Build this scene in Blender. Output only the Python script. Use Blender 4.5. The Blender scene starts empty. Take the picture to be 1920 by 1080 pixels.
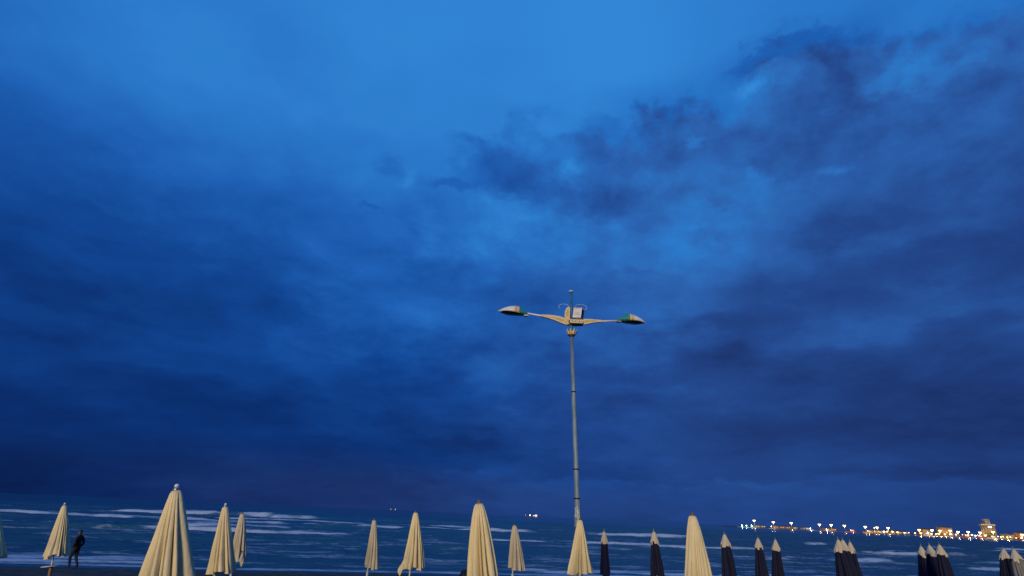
import bpy, bmesh, math, random
import numpy as np
from mathutils import Vector, Matrix

sc = bpy.context.scene
COL = sc.collection

# ------------------------------------------------------------------ camera
PITCH, ROLL = math.radians(23.055), math.radians(2.53)
cam_data = bpy.data.cameras.new("camera")
cam_data.sensor_width = 36.0
cam_data.lens = 18.75
cam_data.clip_start = 0.05
cam_data.clip_end = 60000.0
cam = bpy.data.objects.new("camera", cam_data)
COL.objects.link(cam)
fwd = Vector((0, math.cos(PITCH), math.sin(PITCH)))
up0 = Vector((0, -math.sin(PITCH), math.cos(PITCH)))
rt0 = Vector((1, 0, 0))
rt = math.cos(ROLL) * rt0 + math.sin(ROLL) * up0
up = -math.sin(ROLL) * rt0 + math.cos(ROLL) * up0
M = Matrix((rt, up, -fwd)).transposed().to_4x4()
M.translation = Vector((0, 0, 1.7))
cam.matrix_world = M
sc.camera = cam

sc.view_settings.view_transform = 'Standard'
sc.view_settings.look = 'None'
sc.view_settings.exposure = 0.0
sc.view_settings.gamma = 1.0
sc.view_settings.use_curve_mapping = False
sc.render.engine = 'CYCLES'
sc.cycles.use_denoising = True
sc.cycles.use_adaptive_sampling = True
sc.cycles.adaptive_threshold = 0.02
sc.cycles.max_bounces = 6
sc.cycles.sample_clamp_indirect = 1.0


def lin(r, g, b):
    def c(v):
        v /= 255.0
        return v / 12.92 if v <= 0.04045 else ((v + 0.055) / 1.055) ** 2.4
    return (c(r), c(g), c(b), 1.0)


class NT:
    """small helper round a node tree"""
    def __init__(self, tree):
        self.t = tree
        tree.nodes.clear()

    def n(self, typ, **kw):
        node = self.t.nodes.new(typ)
        for k, v in kw.items():
            setattr(node, k, v)
        return node

    def put(self, sock, v):
        if isinstance(v, bpy.types.NodeSocket):
            self.t.links.new(v, sock)
        else:
            sock.default_value = v

    def math(self, op, a, b=None, c=None, clamp=False):
        node = self.n('ShaderNodeMath', operation=op, use_clamp=clamp)
        self.put(node.inputs[0], a)
        if b is not None:
            self.put(node.inputs[1], b)
        if c is not None:
            self.put(node.inputs[2], c)
        return node.outputs[0]

    def vmath(self, op, a, b=None):
        node = self.n('ShaderNodeVectorMath', operation=op)
        self.put(node.inputs[0], a)
        if b is not None:
            self.put(node.inputs[1], b)
        return node.outputs[0]

    def xyz(self, x, y, z):
        node = self.n('ShaderNodeCombineXYZ')
        for s, v in zip(node.inputs, (x, y, z)):
            self.put(s, v)
        return node.outputs[0]

    def sep(self, v):
        node = self.n('ShaderNodeSeparateXYZ')
        self.put(node.inputs[0], v)
        return node.outputs

    def noise(self, vec, scale, detail=4.0, rough=0.5, dist=0.0):
        node = self.n('ShaderNodeTexNoise')
        node.noise_dimensions = '3D'
        self.put(node.inputs['Vector'], vec)
        node.inputs['Scale'].default_value = scale
        node.inputs['Detail'].default_value = detail
        node.inputs['Roughness'].default_value = rough
        node.inputs['Distortion'].default_value = dist
        return node

    def ramp(self, fac, stops, interp='LINEAR'):
        node = self.n('ShaderNodeValToRGB')
        cr = node.color_ramp
        cr.interpolation = interp
        while len(cr.elements) < len(stops):
            cr.elements.new(0.5)
        for e, (p, c) in zip(cr.elements, stops):
            e.position = p
        for e, (p, c) in zip(cr.elements, stops):
            e.color = c if isinstance(c, tuple) else (c, c, c, 1.0)
        self.put(node.inputs[0], fac)
        return node.outputs[0]

    def smooth(self, v, lo, hi, to0=0.0, to1=1.0):
        node = self.n('ShaderNodeMapRange', interpolation_type='SMOOTHSTEP')
        self.put(node.inputs['Value'], v)
        node.inputs['From Min'].default_value = lo
        node.inputs['From Max'].default_value = hi
        node.inputs['To Min'].default_value = to0
        node.inputs['To Max'].default_value = to1
        return node.outputs[0]

    def mix(self, fac, a, b, blend='MIX'):
        node = self.n('ShaderNodeMix', data_type='RGBA', blend_type=blend)
        self.put(node.inputs[0], fac)
        self.put(node.inputs[6], a)
        self.put(node.inputs[7], b)
        return node.outputs[2]

    def fmix(self, fac, a, b):
        node = self.n('ShaderNodeMix', data_type='FLOAT')
        self.put(node.inputs[0], fac)
        self.put(node.inputs[2], a)
        self.put(node.inputs[3], b)
        return node.outputs[0]


# ------------------------------------------------------------------ the evening sky
# brightness of the overcast by elevation (rows) and compass direction (columns), degrees
SKY_EL = [0, 2.5, 5, 8, 11, 14.5, 18, 22, 26, 30, 35, 40, 46, 53]
SKY_AZ = [-56, -49, -42, -35, -28, -21, -14, -7, 0, 7, 14, 21, 28, 35, 42, 49, 56]
SKY = [
    [0.15, 0.14, 0.09, 0.13, 0.17, 0.22, 0.23, 0.23, 0.29, 0.29, 0.29, 0.32, 0.31, 0.28, 0.24, 0.22, 0.27] ,
    [0.2, 0.14, 0.13, 0.16, 0.19, 0.23, 0.24, 0.23, 0.29, 0.31, 0.31, 0.32, 0.32, 0.29, 0.25, 0.23, 0.2] ,
    [0.26, 0.18, 0.17, 0.2, 0.2, 0.25, 0.26, 0.22, 0.28, 0.32, 0.32, 0.31, 0.31, 0.27, 0.24, 0.22, 0.24] ,
    [0.33, 0.23, 0.24, 0.26, 0.24, 0.27, 0.3, 0.28, 0.29, 0.32, 0.34, 0.29, 0.27, 0.24, 0.23, 0.23, 0.27] ,
    [0.36, 0.27, 0.31, 0.32, 0.31, 0.32, 0.35, 0.37, 0.34, 0.35, 0.35, 0.31, 0.26, 0.26, 0.26, 0.26, 0.33] ,
    [0.32, 0.31, 0.35, 0.36, 0.38, 0.39, 0.41, 0.44, 0.42, 0.38, 0.36, 0.35, 0.31, 0.33, 0.32, 0.29, 0.33] ,
    [0.36, 0.33, 0.36, 0.4, 0.43, 0.45, 0.47, 0.5, 0.51, 0.45, 0.45, 0.47, 0.41, 0.42, 0.38, 0.32, 0.36] ,
    [0.6, 0.38, 0.4, 0.44, 0.5, 0.54, 0.55, 0.6, 0.62, 0.57, 0.63, 0.68, 0.58, 0.5, 0.43, 0.38, 0.41] ,
    [0.53, 0.5, 0.5, 0.52, 0.58, 0.63, 0.66, 0.73, 0.75, 0.66, 0.73, 0.82, 0.71, 0.55, 0.49, 0.48, 0.51] ,
    [0.62, 0.65, 0.64, 0.65, 0.66, 0.68, 0.74, 0.77, 0.83, 0.7, 0.7, 0.77, 0.73, 0.64, 0.56, 0.57, 0.55] ,
    [0.69, 0.74, 0.76, 0.77, 0.76, 0.77, 0.81, 0.75, 0.74, 0.79, 0.69, 0.69, 0.72, 0.65, 0.7, 0.67, 0.62] ,
    [0.74, 0.77, 0.8, 0.79, 0.79, 0.85, 0.85, 0.87, 0.8, 0.86, 0.83, 0.78, 0.75, 0.71, 0.79, 0.73, 0.68] ,
    [0.7, 0.8, 0.8, 0.79, 0.81, 0.85, 0.85, 0.87, 0.87, 0.91, 0.92, 0.9, 0.85, 0.85, 0.82, 0.77, 0.71] ,
    [0.7, 0.8, 0.78, 0.79, 0.78, 0.85, 0.85, 0.85, 0.86, 0.92, 0.91, 0.89, 0.88, 0.86, 0.82, 0.8, 0.68] ,
]

# single dark shreds and bright rents: direction and spread in degrees, weight
DARK = [(22.82, 24.49, 8.15, 3.67, 0.3), (16.93, 29.46, 2.79, 1.13, 0.4), (21.53, 32.72, 4.1, 1.2, 0.4), (42.28, 28.9, 10.2, 5.46, 0.42), (35.49, 30.93, 6.4, 3.76, 0.25), (29.73, 44.38, 0.95, 0.51, 0.5), (32.44, 40.59, 1.25, 0.52, 0.4), (41.06, 41.94, 1.05, 0.65, 0.5), (47.14, 37.09, 1.01, 0.62, 0.5), (51.38, 36.08, 1.08, 0.83, 0.6), (48.41, 34.26, 2.34, 0.88, 0.4), (17.49, 39.02, 2.26, 0.7, 0.5), (6.18, 39.02, 2.1, 0.73, 0.5), (24.23, 38.77, 1.67, 0.56, 0.4), (27.54, 36.85, 2.61, 0.78, 0.4), (31.18, 42.74, 4.9, 0.82, 1), (38.33, 41.67, 1.9, 1.24, 0.9), (38.25, 39.27, 1.42, 2.06, 1), (42.63, 39.86, 1.28, 1.02, 0.7), (46.16, 39.24, 1.86, 1.15, 0.8), (50.32, 38.38, 2.69, 1.33, 0.7), (35.21, 42.38, 3.62, 0.98, 0.6), (20.9, 39.99, 2.65, 1.25, 0.9), (15.99, 40.98, 1.25, 0.52, 0.6), (10.25, 39.91, 2.72, 1.43, 0.8), (2.56, 41.39, 4.33, 1.07, 0.7), (-6.06, 37.71, 4.38, 0.92, 0.8), (-16.17, 34.35, 2.46, 1.03, 0.9), (-8.02, 33.93, 4.2, 0.81, 0.9), (-1.38, 35.85, 3.8, 1.75, 1), (8.17, 32.19, 7.18, 2.04, 1.1), (12.35, 37.68, 6.59, 2.06, 0.9), (18.14, 35.81, 5.09, 1.44, 0.7), (-17.1, 29.8, 1.8, 0.55, 0.7), (-12.2, 28.59, 2.14, 0.82, 0.5), (22.1, 27.82, 2.73, 0.98, 0.8), (34.35, 25.72, 4.17, 1.76, 0.8), (24.21, 30.73, 1.69, 0.83, 0.6), (33.45, 35.44, 6.39, 3.21, 0.55), (40.4, 34.99, 3.47, 1.98, 0.6), (46.62, 33.72, 5.34, 1.82, 0.7), (31.91, 33.34, 5.28, 1.43, 0.6), (14.79, 24.92, 4.79, 1.02, 0.5), (28.07, 20.67, 6.75, 1.64, 0.5), (1.1, 34.41, 3.13, 1.9, 0.7), (20.0, 18.8, 10.56, 1.36, 0.5), (13.05, 14.16, 7.05, 1.0, 0.5), (13.48, 11.72, 5.65, 0.49, 0.5), (38.32, 12.56, 6.77, 1.51, 0.35), (-4.8, 6.54, 7.56, 0.96, 0.7), (-23.74, 7.87, 6.97, 0.78, 0.55), (38.04, 4.67, 6.36, 0.61, 0.7), (30.51, 4.89, 2.84, 0.51, 0.5), (10.6, 7.72, 3.73, 0.84, 0.35), (-16.79, 1.88, 0.9, 0.22, 0.8), (-42.98, 22.54, 3.17, 0.77, 0.4), (-34.92, 21.08, 5.8, 1.18, 0.4), (-21.7, 20.42, 7.91, 1.58, 0.5), (-4.93, 22.49, 7.77, 0.92, 0.4), (28.11, 8.62, 7.65, 0.98, 0.4), (-41.33, 29.75, 3.12, 0.78, 0.4)]
BRIGHT = [(2.28, 29.97, 11.31, 3.89, 0.35), (17.89, 26.63, 10.8, 3.14, 0.2), (43.99, 37.56, 1.85, 0.74, 0.5), (35.99, 37.15, 1.68, 0.62, 0.4), (-37.8, 19.0, 11.06, 3.1, 0.22), (-4.03, 26.85, 8.78, 2.61, 0.3), (40.52, 17.23, 3.75, 0.91, 0.25), (9.77, 18.63, 4.05, 0.91, 0.2), (30.62, 40.35, 4.82, 1.37, 0.9), (41.46, 36.95, 3.45, 1.44, 0.8), (22.7, 36.94, 2.1, 0.69, 0.8), (6.32, 35.53, 2.04, 1.0, 1), (28.57, 32.76, 1.48, 0.97, 0.75), (35.83, 31.13, 2.02, 0.96, 0.8), (0.76, 31.51, 3.67, 2.19, 0.9), (23.23, 25.52, 3.77, 1.58, 0.4), (18.55, 33.63, 4.26, 2.43, 0.4), (13.4, 43.49, 16.28, 3.4, 0.25), (48.04, 36.66, 2.44, 0.87, 0.6), (-8.14, 29.34, 5.88, 2.57, 0.45), (11.93, 28.71, 8.64, 3.2, 0.3), (11.23, 10.37, 5.05, 0.74, 0.4), (18.6, 3.59, 6.19, 0.67, 0.6), (27.7, 3.07, 7.86, 0.83, 0.5), (9.95, 3.35, 2.42, 0.69, 0.5), (-2.36, 2.88, 9.88, 0.58, 0.2), (27.08, 14.09, 5.42, 0.81, 0.2), (-30.43, 31.48, 9.29, 1.43, 0.25), (-29.17, 24.99, 7.86, 1.25, 0.3), (-13.31, 33.72, 1.18, 1.48, 0.6)]

# upper edge of the cloud deck: direction, elevation
EDGE = [(-57.2, 22.4), (-50.5, 28.0), (-39.1, 30.0), (-28.2, 31.6), (-18.6, 34.4), (-14.1, 34.3), (-9.7, 36.3), (-5.1, 38.3), (-1.0, 41.0), (2.5, 42.0), (7.6, 40.2), (11.8, 39.7), (14.6, 40.8), (19.2, 39.7), (22.6, 40.6), (25.5, 39.0), (28.2, 41.7), (30.1, 43.4), (35.3, 42.8), (38.6, 42.5), (42.7, 40.8), (45.9, 40.3), (49.2, 39.8), (53.0, 39.2), (59.1, 37.4)]

world = bpy.data.worlds.new("World")
sc.world = world
world.use_nodes = True
w = NT(world.node_tree)
d = w.n('ShaderNodeTexCoord').outputs['Generated']
d = w.vmath('NORMALIZE', d)
dx, dy, dz = w.sep(d)
zc = w.math('MAXIMUM', dz, 0.0)
zp = w.math('ADD', zc, 0.26)
plane = w.xyz(w.math('DIVIDE', dx, zp), w.math('DIVIDE', dy, zp), w.math('MULTIPLY', dz, 0.6))
az = w.math('MULTIPLY', w.math('ARCTAN2', dx, dy), 180 / math.pi)
el = w.math('MULTIPLY', w.math('ARCSINE', dz), 180 / math.pi)
high = w.smooth(el, 1.0, 18.0)
# ragged outlines: the table is looked up at wind-torn coordinates
wr, wg, wb = w.sep(w.noise(plane, 2.6, 5.0, 0.56, 0.0).outputs['Color'])
az2 = w.math('MULTIPLY_ADD', w.math('SUBTRACT', wr, 0.5), 18.0, az)
el2 = w.math('MULTIPLY_ADD', w.math('SUBTRACT', wg, 0.5), w.fmix(high, 1.6, 12.0), el)
azf = w.math('MULTIPLY_ADD', az2, 1 / 360.0, 0.5)
rows = []
for row in SKY:
    st = [(0.0, 0.45)] + [((a + 180) / 360.0, v) for a, v in zip(SKY_AZ, row)] + [(1.0, 0.45)]
    rows.append(w.ramp(azf, st, 'B_SPLINE'))
L = rows[0]
for k in range(1, len(rows)):
    L = w.fmix(w.smooth(el2, SKY_EL[k - 1], SKY_EL[k]), L, rows[k])
# finer tearing for the single shreds
fr_, fg_, fb_ = w.sep(w.noise(plane, 10.0, 5.0, 0.64, 0.0).outputs['Color'])
az3 = w.math('MULTIPLY_ADD', w.math('SUBTRACT', fr_, 0.5), w.fmix(high, 5.0, 6.5), az)
el3 = w.math('MULTIPLY_ADD', w.math('SUBTRACT', fg_, 0.5), w.fmix(high, 1.2, 6.0), el)
pos = w.xyz(az3, el3, 0.0)


def field(blobs):
    acc = 0.0
    for a0, e0, sa, se, wt in blobs:
        m_ = w.n('ShaderNodeVectorMath', operation='MULTIPLY_ADD')
        w.put(m_.inputs[0], pos)
        m_.inputs[1].default_value = (1 / sa, 1 / se, 0)
        m_.inputs[2].default_value = (-a0 / sa, -e0 / se, 0)
        q = w.n('ShaderNodeVectorMath', operation='DOT_PRODUCT')
        w.put(q.inputs[0], m_.outputs[0])
        w.put(q.inputs[1], m_.outputs[0])
        acc = w.math('MULTIPLY_ADD', w.math('POWER', 0.3679, q.outputs['Value']), wt, acc)
    return acc


bn = w.noise(plane, 5.2, 6.0, 0.62, 0.0).outputs['Fac']
bn2 = w.noise(w.vmath('ADD', plane, (7.3, 2.1, 4.4)), 1.7, 5.0, 0.54, 0.0).outputs['Fac']
bnc = w.math('SUBTRACT', bn, 0.5)
dk = w.smooth(w.math('MULTIPLY_ADD', bnc, 0.7, field(DARK)), 0.12, 0.95)
br = w.smooth(w.math('MULTIPLY_ADD', bnc, 0.5, field(BRIGHT)), 0.15, 1.1)
hk = w.fmix(high, 0.55, 1.0)
L = w.math('MULTIPLY_ADD', dk, w.math('MULTIPLY', hk, -0.115), L)
L = w.math('MULTIPLY_ADD', br, w.math('MULTIPLY', hk, 0.17), L)
bn3 = w.noise(w.xyz(w.math('MULTIPLY', az, 0.17), w.math('MULTIPLY', el, 0.24), 5.5), 1.0, 6.0, 0.6, 0.0).outputs['Fac']
# the deck of broken cloud, ragged along its upper edge
edge = w.ramp(w.math('MULTIPLY_ADD', az3, 1 / 360.0, 0.5), [((a + 180) / 360.0, e / 60.0) for a, e in EDGE])
gap = w.math('SUBTRACT', w.math('MULTIPLY', edge, 60.0), w.math('MULTIPLY_ADD', w.math('SUBTRACT', bn3, 0.5), 9.0, w.math('MULTIPLY_ADD', bnc, 4.0, el3)))
crisp = w.smooth(az, -26.0, -6.0)
deck = w.fmix(crisp, w.smooth(gap, -3.0, 9.0), w.smooth(gap, -0.2, 2.0))
east2 = w.smooth(az, -16.0, 6.0)
L = w.math('MULTIPLY_ADD', w.math('MULTIPLY', deck, east2), w.fmix(w.smooth(el, 14.0, 26.0), -0.02, -0.10), L)
zone = w.math('MULTIPLY', w.smooth(gap, -1.5, 1.5), w.smooth(gap, 26.0, 8.0))
L = w.math('MULTIPLY_ADD', w.math('SUBTRACT', bn3, 0.5), w.math('MULTIPLY', w.math('MULTIPLY', zone, east2), 0.52), L)
L = w.math('MULTIPLY_ADD', w.math('MULTIPLY', deck, w.math('SUBTRACT', 1.0, east2)), -0.05, L)
# a far bank of cumulus low over the sea
cum = w.noise(w.xyz(w.math('MULTIPLY', az, 0.11), w.math('MULTIPLY', el, 0.20), 2.7), 1.0, 5.0, 0.58, 0.0).outputs['Fac']
top = w.math('MULTIPLY_ADD', w.math('SUBTRACT', cum, 0.5), 9.0, 4.0)
bank = w.math('MULTIPLY', w.smooth(w.math('SUBTRACT', top, el), 0.0, 0.7), w.smooth(el, -0.5, 3.0, 0.25, 1.0))
bank = w.math('MULTIPLY', bank, w.smooth(az, -14.0, 8.0))
L = w.math('MULTIPLY_ADD', bank, 0.075, L)
# billows inside the cloud deck; clear air is smooth
body = w.smooth(L, 0.93, 0.72)
east = w.smooth(az, -38.0, 0.0, 0.45, 1.0)
a1 = w.math('MULTIPLY', w.math('MULTIPLY', body, east), w.fmix(high, 0.14, 0.38))
L = w.math('MULTIPLY_ADD', bnc, a1, L)
L = w.math('MULTIPLY_ADD', w.math('SUBTRACT', bn2, 0.5), w.math('MULTIPLY', body, w.fmix(high, 0.20, 0.44)), L)
# long soft layers
lay = w.noise(w.xyz(w.math('MULTIPLY', az2, 0.035), w.math('MULTIPLY', el2, 0.21), 9.1), 1.0, 4.0, 0.55, 0.0).outputs['Fac']
la = w.math('MULTIPLY', w.smooth(el, 1.0, 6.0), w.smooth(el, 34.0, 20.0))
L = w.math('MULTIPLY_ADD', w.math('SUBTRACT', lay, 0.38), w.math('MULTIPLY', la, 0.30), L)
cold = w.ramp(L, [(0.0, lin(8, 28, 74)), (0.2, lin(12, 48, 112)), (0.4, lin(18, 70, 147)),
                  (0.6, lin(31, 96, 180)), (0.8, lin(43, 120, 202)), (1.0, lin(56, 144, 222))])
warm = w.ramp(L, [(0.0, lin(18, 32, 76)), (0.2, lin(28, 52, 108)), (0.4, lin(36, 72, 140)),
                  (0.6, lin(44, 98, 174)), (0.8, lin(48, 124, 202)), (1.0, lin(60, 148, 222))])
tint = w.math('MULTIPLY', w.smooth(az2, -16.0, 24.0), w.math('MULTIPLY', deck, w.smooth(L, 0.9, 0.6)))
low = w.math('MULTIPLY', w.smooth(el2, 6.0, 1.5), w.smooth(az2, -46.0, -14.0))
tint = w.math('MAXIMUM', tint, low)
sky_col = w.mix(tint, cold, warm)
bg = w.n('ShaderNodeBackground')
w.put(bg.inputs['Color'], sky_col)
bg.inputs['Strength'].default_value = 1.0
wo = w.n('ShaderNodeOutputWorld')
w.t.links.new(bg.outputs[0], wo.inputs['Surface'])
world.cycles.sampling_method = 'MANUAL'
world.cycles.sample_map_resolution = 512

# one directional lamp stands in for unseen promenade lamps, very low behind the camera
promenade_light_d = bpy.data.lights.new("sun", 'SUN')
promenade_light_d.energy = 2.0
promenade_light_d.angle = math.radians(14.0)
promenade_light_d.color = (1.0, 0.82, 0.53)
sun = bpy.data.objects.new("sun", promenade_light_d)
COL.objects.link(sun)
to_light = Vector((-0.30, -1.0, 0.13))
sun.rotation_euler = to_light.to_track_quat('Z', 'Y').to_euler()
sun.location = (-8, -20, 12)

# ------------------------------------------------------------------ helpers
SEA = -1.4


def ground(x, y):
    u = y - 0.23 * x
    return -0.03 * u if u < 24 else -0.72 - (u - 24) * 0.0731


def rnd(seed):
    return random.Random(seed)


def hash2(ix, iy, seed):
    h = (ix.astype(np.int64) * 374761393 + iy.astype(np.int64) * 668265263 + seed * 974634777) & 0xffffffff
    h = ((h ^ (h >> 13)) * 1274126177) & 0xffffffff
    return ((h ^ (h >> 16)) & 0xffffff) / float(0xffffff)


def vnoise(x, y, seed=0):
    ix, iy = np.floor(x), np.floor(y)
    fx, fy = x - ix, y - iy
    fx, fy = fx * fx * (3 - 2 * fx), fy * fy * (3 - 2 * fy)
    a, b = hash2(ix, iy, seed), hash2(ix + 1, iy, seed)
    c, e = hash2(ix, iy + 1, seed), hash2(ix + 1, iy + 1, seed)
    return (a + (b - a) * fx) * (1 - fy) + (c + (e - c) * fx) * fy


def fbm(x, y, octv=4, seed=0):
    s, a, t = 0.0, 0.5, 0.0
    for k in range(octv):
        s = s + a * vnoise(x, y, seed + k * 17)
        t += a
        x, y, a = x * 2.03 + 11.7, y * 2.03 + 5.3, a * 0.5
    return s / t


def sstep(a, b, v):
    t = np.clip((v - a) / (b - a), 0, 1)
    return t * t * (3 - 2 * t)


MATS = {}


def mat(name, color, rough=0.7, metal=0.0, var=0.12, vscale=6.0, bump=0.0, bscale=60.0, emit=None, estr=0.0,
        spec=0.4, stretch=(1, 1, 1), sheen=0.0):
    if name in MATS:
        return MATS[name]
    m = bpy.data.materials.new(name)
    m.use_nodes = True
    t = NT(m.node_tree)
    out = t.n('ShaderNodeOutputMaterial')
    p = t.n('ShaderNodeBsdfPrincipled')
    t.t.links.new(p.outputs[0], out.inputs[0])
    co = t.n('ShaderNodeTexCoord').outputs['Object']
    mp = t.n('ShaderNodeMapping')
    t.put(mp.inputs['Vector'], co)
    mp.inputs['Scale'].default_value = stretch
    nz = t.noise(mp.outputs[0], vscale, 5.0, 0.6)
    dark = tuple(c * (1 - var * 1.8) for c in color[:3]) + (1.0,)
    lite = tuple(min(1, c * (1 + var)) for c in color[:3]) + (1.0,)
    t.put(p.inputs['Base Color'], t.mix(t.smooth(nz.outputs['Fac'], 0.3, 0.7), dark, lite))
    t.put(p.inputs['Roughness'], t.math('MULTIPLY_ADD', nz.outputs['Fac'], 0.2, rough - 0.1, clamp=True))
    p.inputs['Metallic'].default_value = metal
    p.inputs['Specular IOR Level'].default_value = spec
    if sheen:
        p.inputs['Sheen Weight'].default_value = sheen
    if bump:
        bz = t.noise(mp.outputs[0], bscale, 4.0, 0.6)
        b = t.n('ShaderNodeBump')
        b.inputs['Strength'].default_value = bump
        b.inputs['Distance'].default_value = 0.02
        t.put(b.inputs['Height'], bz.outputs['Fac'])
        t.put(p.inputs['Normal'], b.outputs[0])
    if emit:
        p.inputs['Emission Color'].default_value = emit
        p.inputs['Emission Strength'].default_value = estr
    MATS[name] = m
    return m


def link(name, verts, faces, m, parent=None, smooth=False):
    me = bpy.data.meshes.new(name)
    me.from_pydata([tuple(v) for v in verts], [], [tuple(f) for f in faces])
    me.materials.append(m)
    if smooth:
        me.polygons.foreach_set('use_smooth', [True] * len(me.polygons))
    me.update()
    o = bpy.data.objects.new(name, me)
    COL.objects.link(o)
    if parent:
        o.parent = parent
    return o


def tag(o, label=None, cat=None, group=None, kind=None):
    if label:
        o['label'] = label
    if cat:
        o['category'] = cat
    if group:
        o['group'] = group
    if kind:
        o['kind'] = kind
    return o


def empty(name, loc, label=None, cat=None, group=None):
    o = bpy.data.objects.new(name, None)
    o.empty_display_size = 0.2
    COL.objects.link(o)
    o.location = loc
    return tag(o, label, cat, group)


class MB:
    def __init__(self):
        self.v, self.f = [], []

    def add(self, vs, fs):
        k = len(self.v)
        self.v += [tuple(v) for v in vs]
        self.f += [tuple(i + k for i in f) for f in fs]
        return self

    def box(self, c, s, rot=None):
        x, y, z = s[0] / 2, s[1] / 2, s[2] / 2
        vs = [Vector(q) for q in ((-x, -y, -z), (x, -y, -z), (x, y, -z), (-x, y, -z), (-x, -y, z), (x, -y, z), (x, y, z), (-x, y, z))]
        if rot:
            vs = [rot @ q for q in vs]
        vs = [q + Vector(c) for q in vs]
        return self.add(vs, [(0, 3, 2, 1), (4, 5, 6, 7), (0, 1, 5, 4), (1, 2, 6, 5), (2, 3, 7, 6), (3, 0, 4, 7)])

    def tube(self, pts, radii, n=12, caps=True):
        pts = [Vector(p) for p in pts]
        if not isinstance(radii, (list, tuple)):
            radii = [radii] * len(pts)
        vs, fs = [], []
        ref = None
        for i, p in enumerate(pts):
            a = pts[max(i - 1, 0)]
            b = pts[min(i + 1, len(pts) - 1)]
            t = (b - a).normalized()
            if ref is None:
                ref = Vector((1, 0, 0)) if abs(t.x) < 0.8 else Vector((0, 1, 0))
            u = (ref - t * ref.dot(t)).normalized()
            ref = u
            v = t.cross(u)
            for k in range(n):
                q = 2 * math.pi * k / n
                vs.append(p + (u * math.cos(q) + v * math.sin(q)) * radii[i])
        for i in range(len(pts) - 1):
            for k in range(n):
                k2 = (k + 1) % n
                fs.append((i * n + k, i * n + k2, (i + 1) * n + k2, (i + 1) * n + k))
        if caps:
            fs.append(tuple(range(n - 1, -1, -1)))
            fs.append(tuple((len(pts) - 1) * n + k for k in range(n)))
        return self.add(vs, fs)

    def lathe(self, prof, n=20, c=(0, 0, 0)):
        vs, fs = [], []
        for r, z in prof:
            for k in range(n):
                q = 2 * math.pi * k / n
                vs.append((c[0] + r * math.cos(q), c[1] + r * math.sin(q), c[2] + z))
        for i in range(len(prof) - 1):
            for k in range(n):
                k2 = (k + 1) % n
                fs.append((i * n + k, i * n + k2, (i + 1) * n + k2, (i + 1) * n + k))
        fs.append(tuple(range(n - 1, -1, -1)))
        fs.append(tuple((len(prof) - 1) * n + k for k in range(n)))
        return self.add(vs, fs)

    def slab(self, outline, y0, y1):
        """outline in x,z extruded along y"""
        n = len(outline)
        vs = [(x, y0, z) for x, z in outline] + [(x, y1, z) for x, z in outline]
        fs = [tuple(range(n)), tuple(range(2 * n - 1, n - 1, -1))]
        fs += [(k, k + n, (k + 1) % n + n, (k + 1) % n) for k in range(n)]
        return self.add(vs, fs)

    def build(self, name, m, parent=None, smooth=False):
        return link(name, self.v, self.f, m, parent, smooth)


# ------------------------------------------------------------------ beach
def make_beach():
    xs = np.concatenate([np.linspace(-90, -32, 30), np.linspace(-31, 20, 300), np.linspace(21, 110, 45)])
    us = np.concatenate([np.linspace(-30, 8, 40), np.linspace(8.4, 24, 70), np.linspace(24.1, 36, 110)])
    X, Uu = np.meshgrid(xs, us)
    Y = Uu + 0.23 * X
    Z = np.where(Uu < 24, -0.03 * Uu, -0.72 - (Uu - 24) * 0.0731)
    dry = sstep(33.0, 29.5, Uu)
    Z = Z + dry * ((fbm(X * 0.9, Y * 0.9, 4, 3) - 0.5) * 0.20 + (fbm(X * 3.5, Y * 3.5, 3, 9) - 0.5) * 0.12)
    Z = Z + (1 - dry) * (fbm(X * 0.25, Y * 0.6, 2, 21) - 0.5) * 0.05
    nr, nc = X.shape
    vs = np.stack([X.ravel(), Y.ravel(), Z.ravel()], 1)
    i = np.arange(nr * nc).reshape(nr, nc)
    fs = np.stack([i[:-1, :-1].ravel(), i[:-1, 1:].ravel(), i[1:, 1:].ravel(), i[1:, :-1].ravel()], 1)
    m = bpy.data.materials.new('sand')
    m.use_nodes = True
    t = NT(m.node_tree)
    out = t.n('ShaderNodeOutputMaterial')
    p = t.n('ShaderNodeBsdfPrincipled')
    t.t.links.new(p.outputs[0], out.inputs[0])
    co = t.n('ShaderNodeTexCoord').outputs['Object']
    n1 = t.noise(co, 1.6, 6, 0.6).outputs['Fac']
    n2 = t.noise(co, 22.0, 4, 0.6).outputs['Fac']
    c = t.mix(t.smooth(n1, 0.35, 0.65), (0.05, 0.038, 0.028, 1), (0.095, 0.072, 0.052, 1))
    c = t.mix(t.smooth(n2, 0.4, 0.75, 0.0, 0.4), c, (0.045, 0.036, 0.028, 1))
    x, y, z = t.sep(co)
    u = t.math('MULTIPLY_ADD', x, -0.23, y)
    wet = t.smooth(t.math('MULTIPLY_ADD', n1, 2.0, u), 30.4, 32.4)
    c = t.mix(wet, c, (0.035, 0.03, 0.025, 1))
    t.put(p.inputs['Base Color'], c)
    t.put(p.inputs['Roughness'], t.fmix(wet, 0.9, 0.3))
    b = t.n('ShaderNodeBump')
    b.inputs['Strength'].default_value = 0.6
    b.inputs['Distance'].default_value = 0.03
    t.put(b.inputs['Height'], t.noise(co, 9.0, 6, 0.65).outputs['Fac'])
    t.put(p.inputs['Normal'], b.outputs[0])
    o = link('beach', vs.tolist(), fs.tolist(), m, None, True)
    tag(o, 'dark sandy beach sloping down to the water', 'beach', kind='structure')


make_beach()


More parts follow.
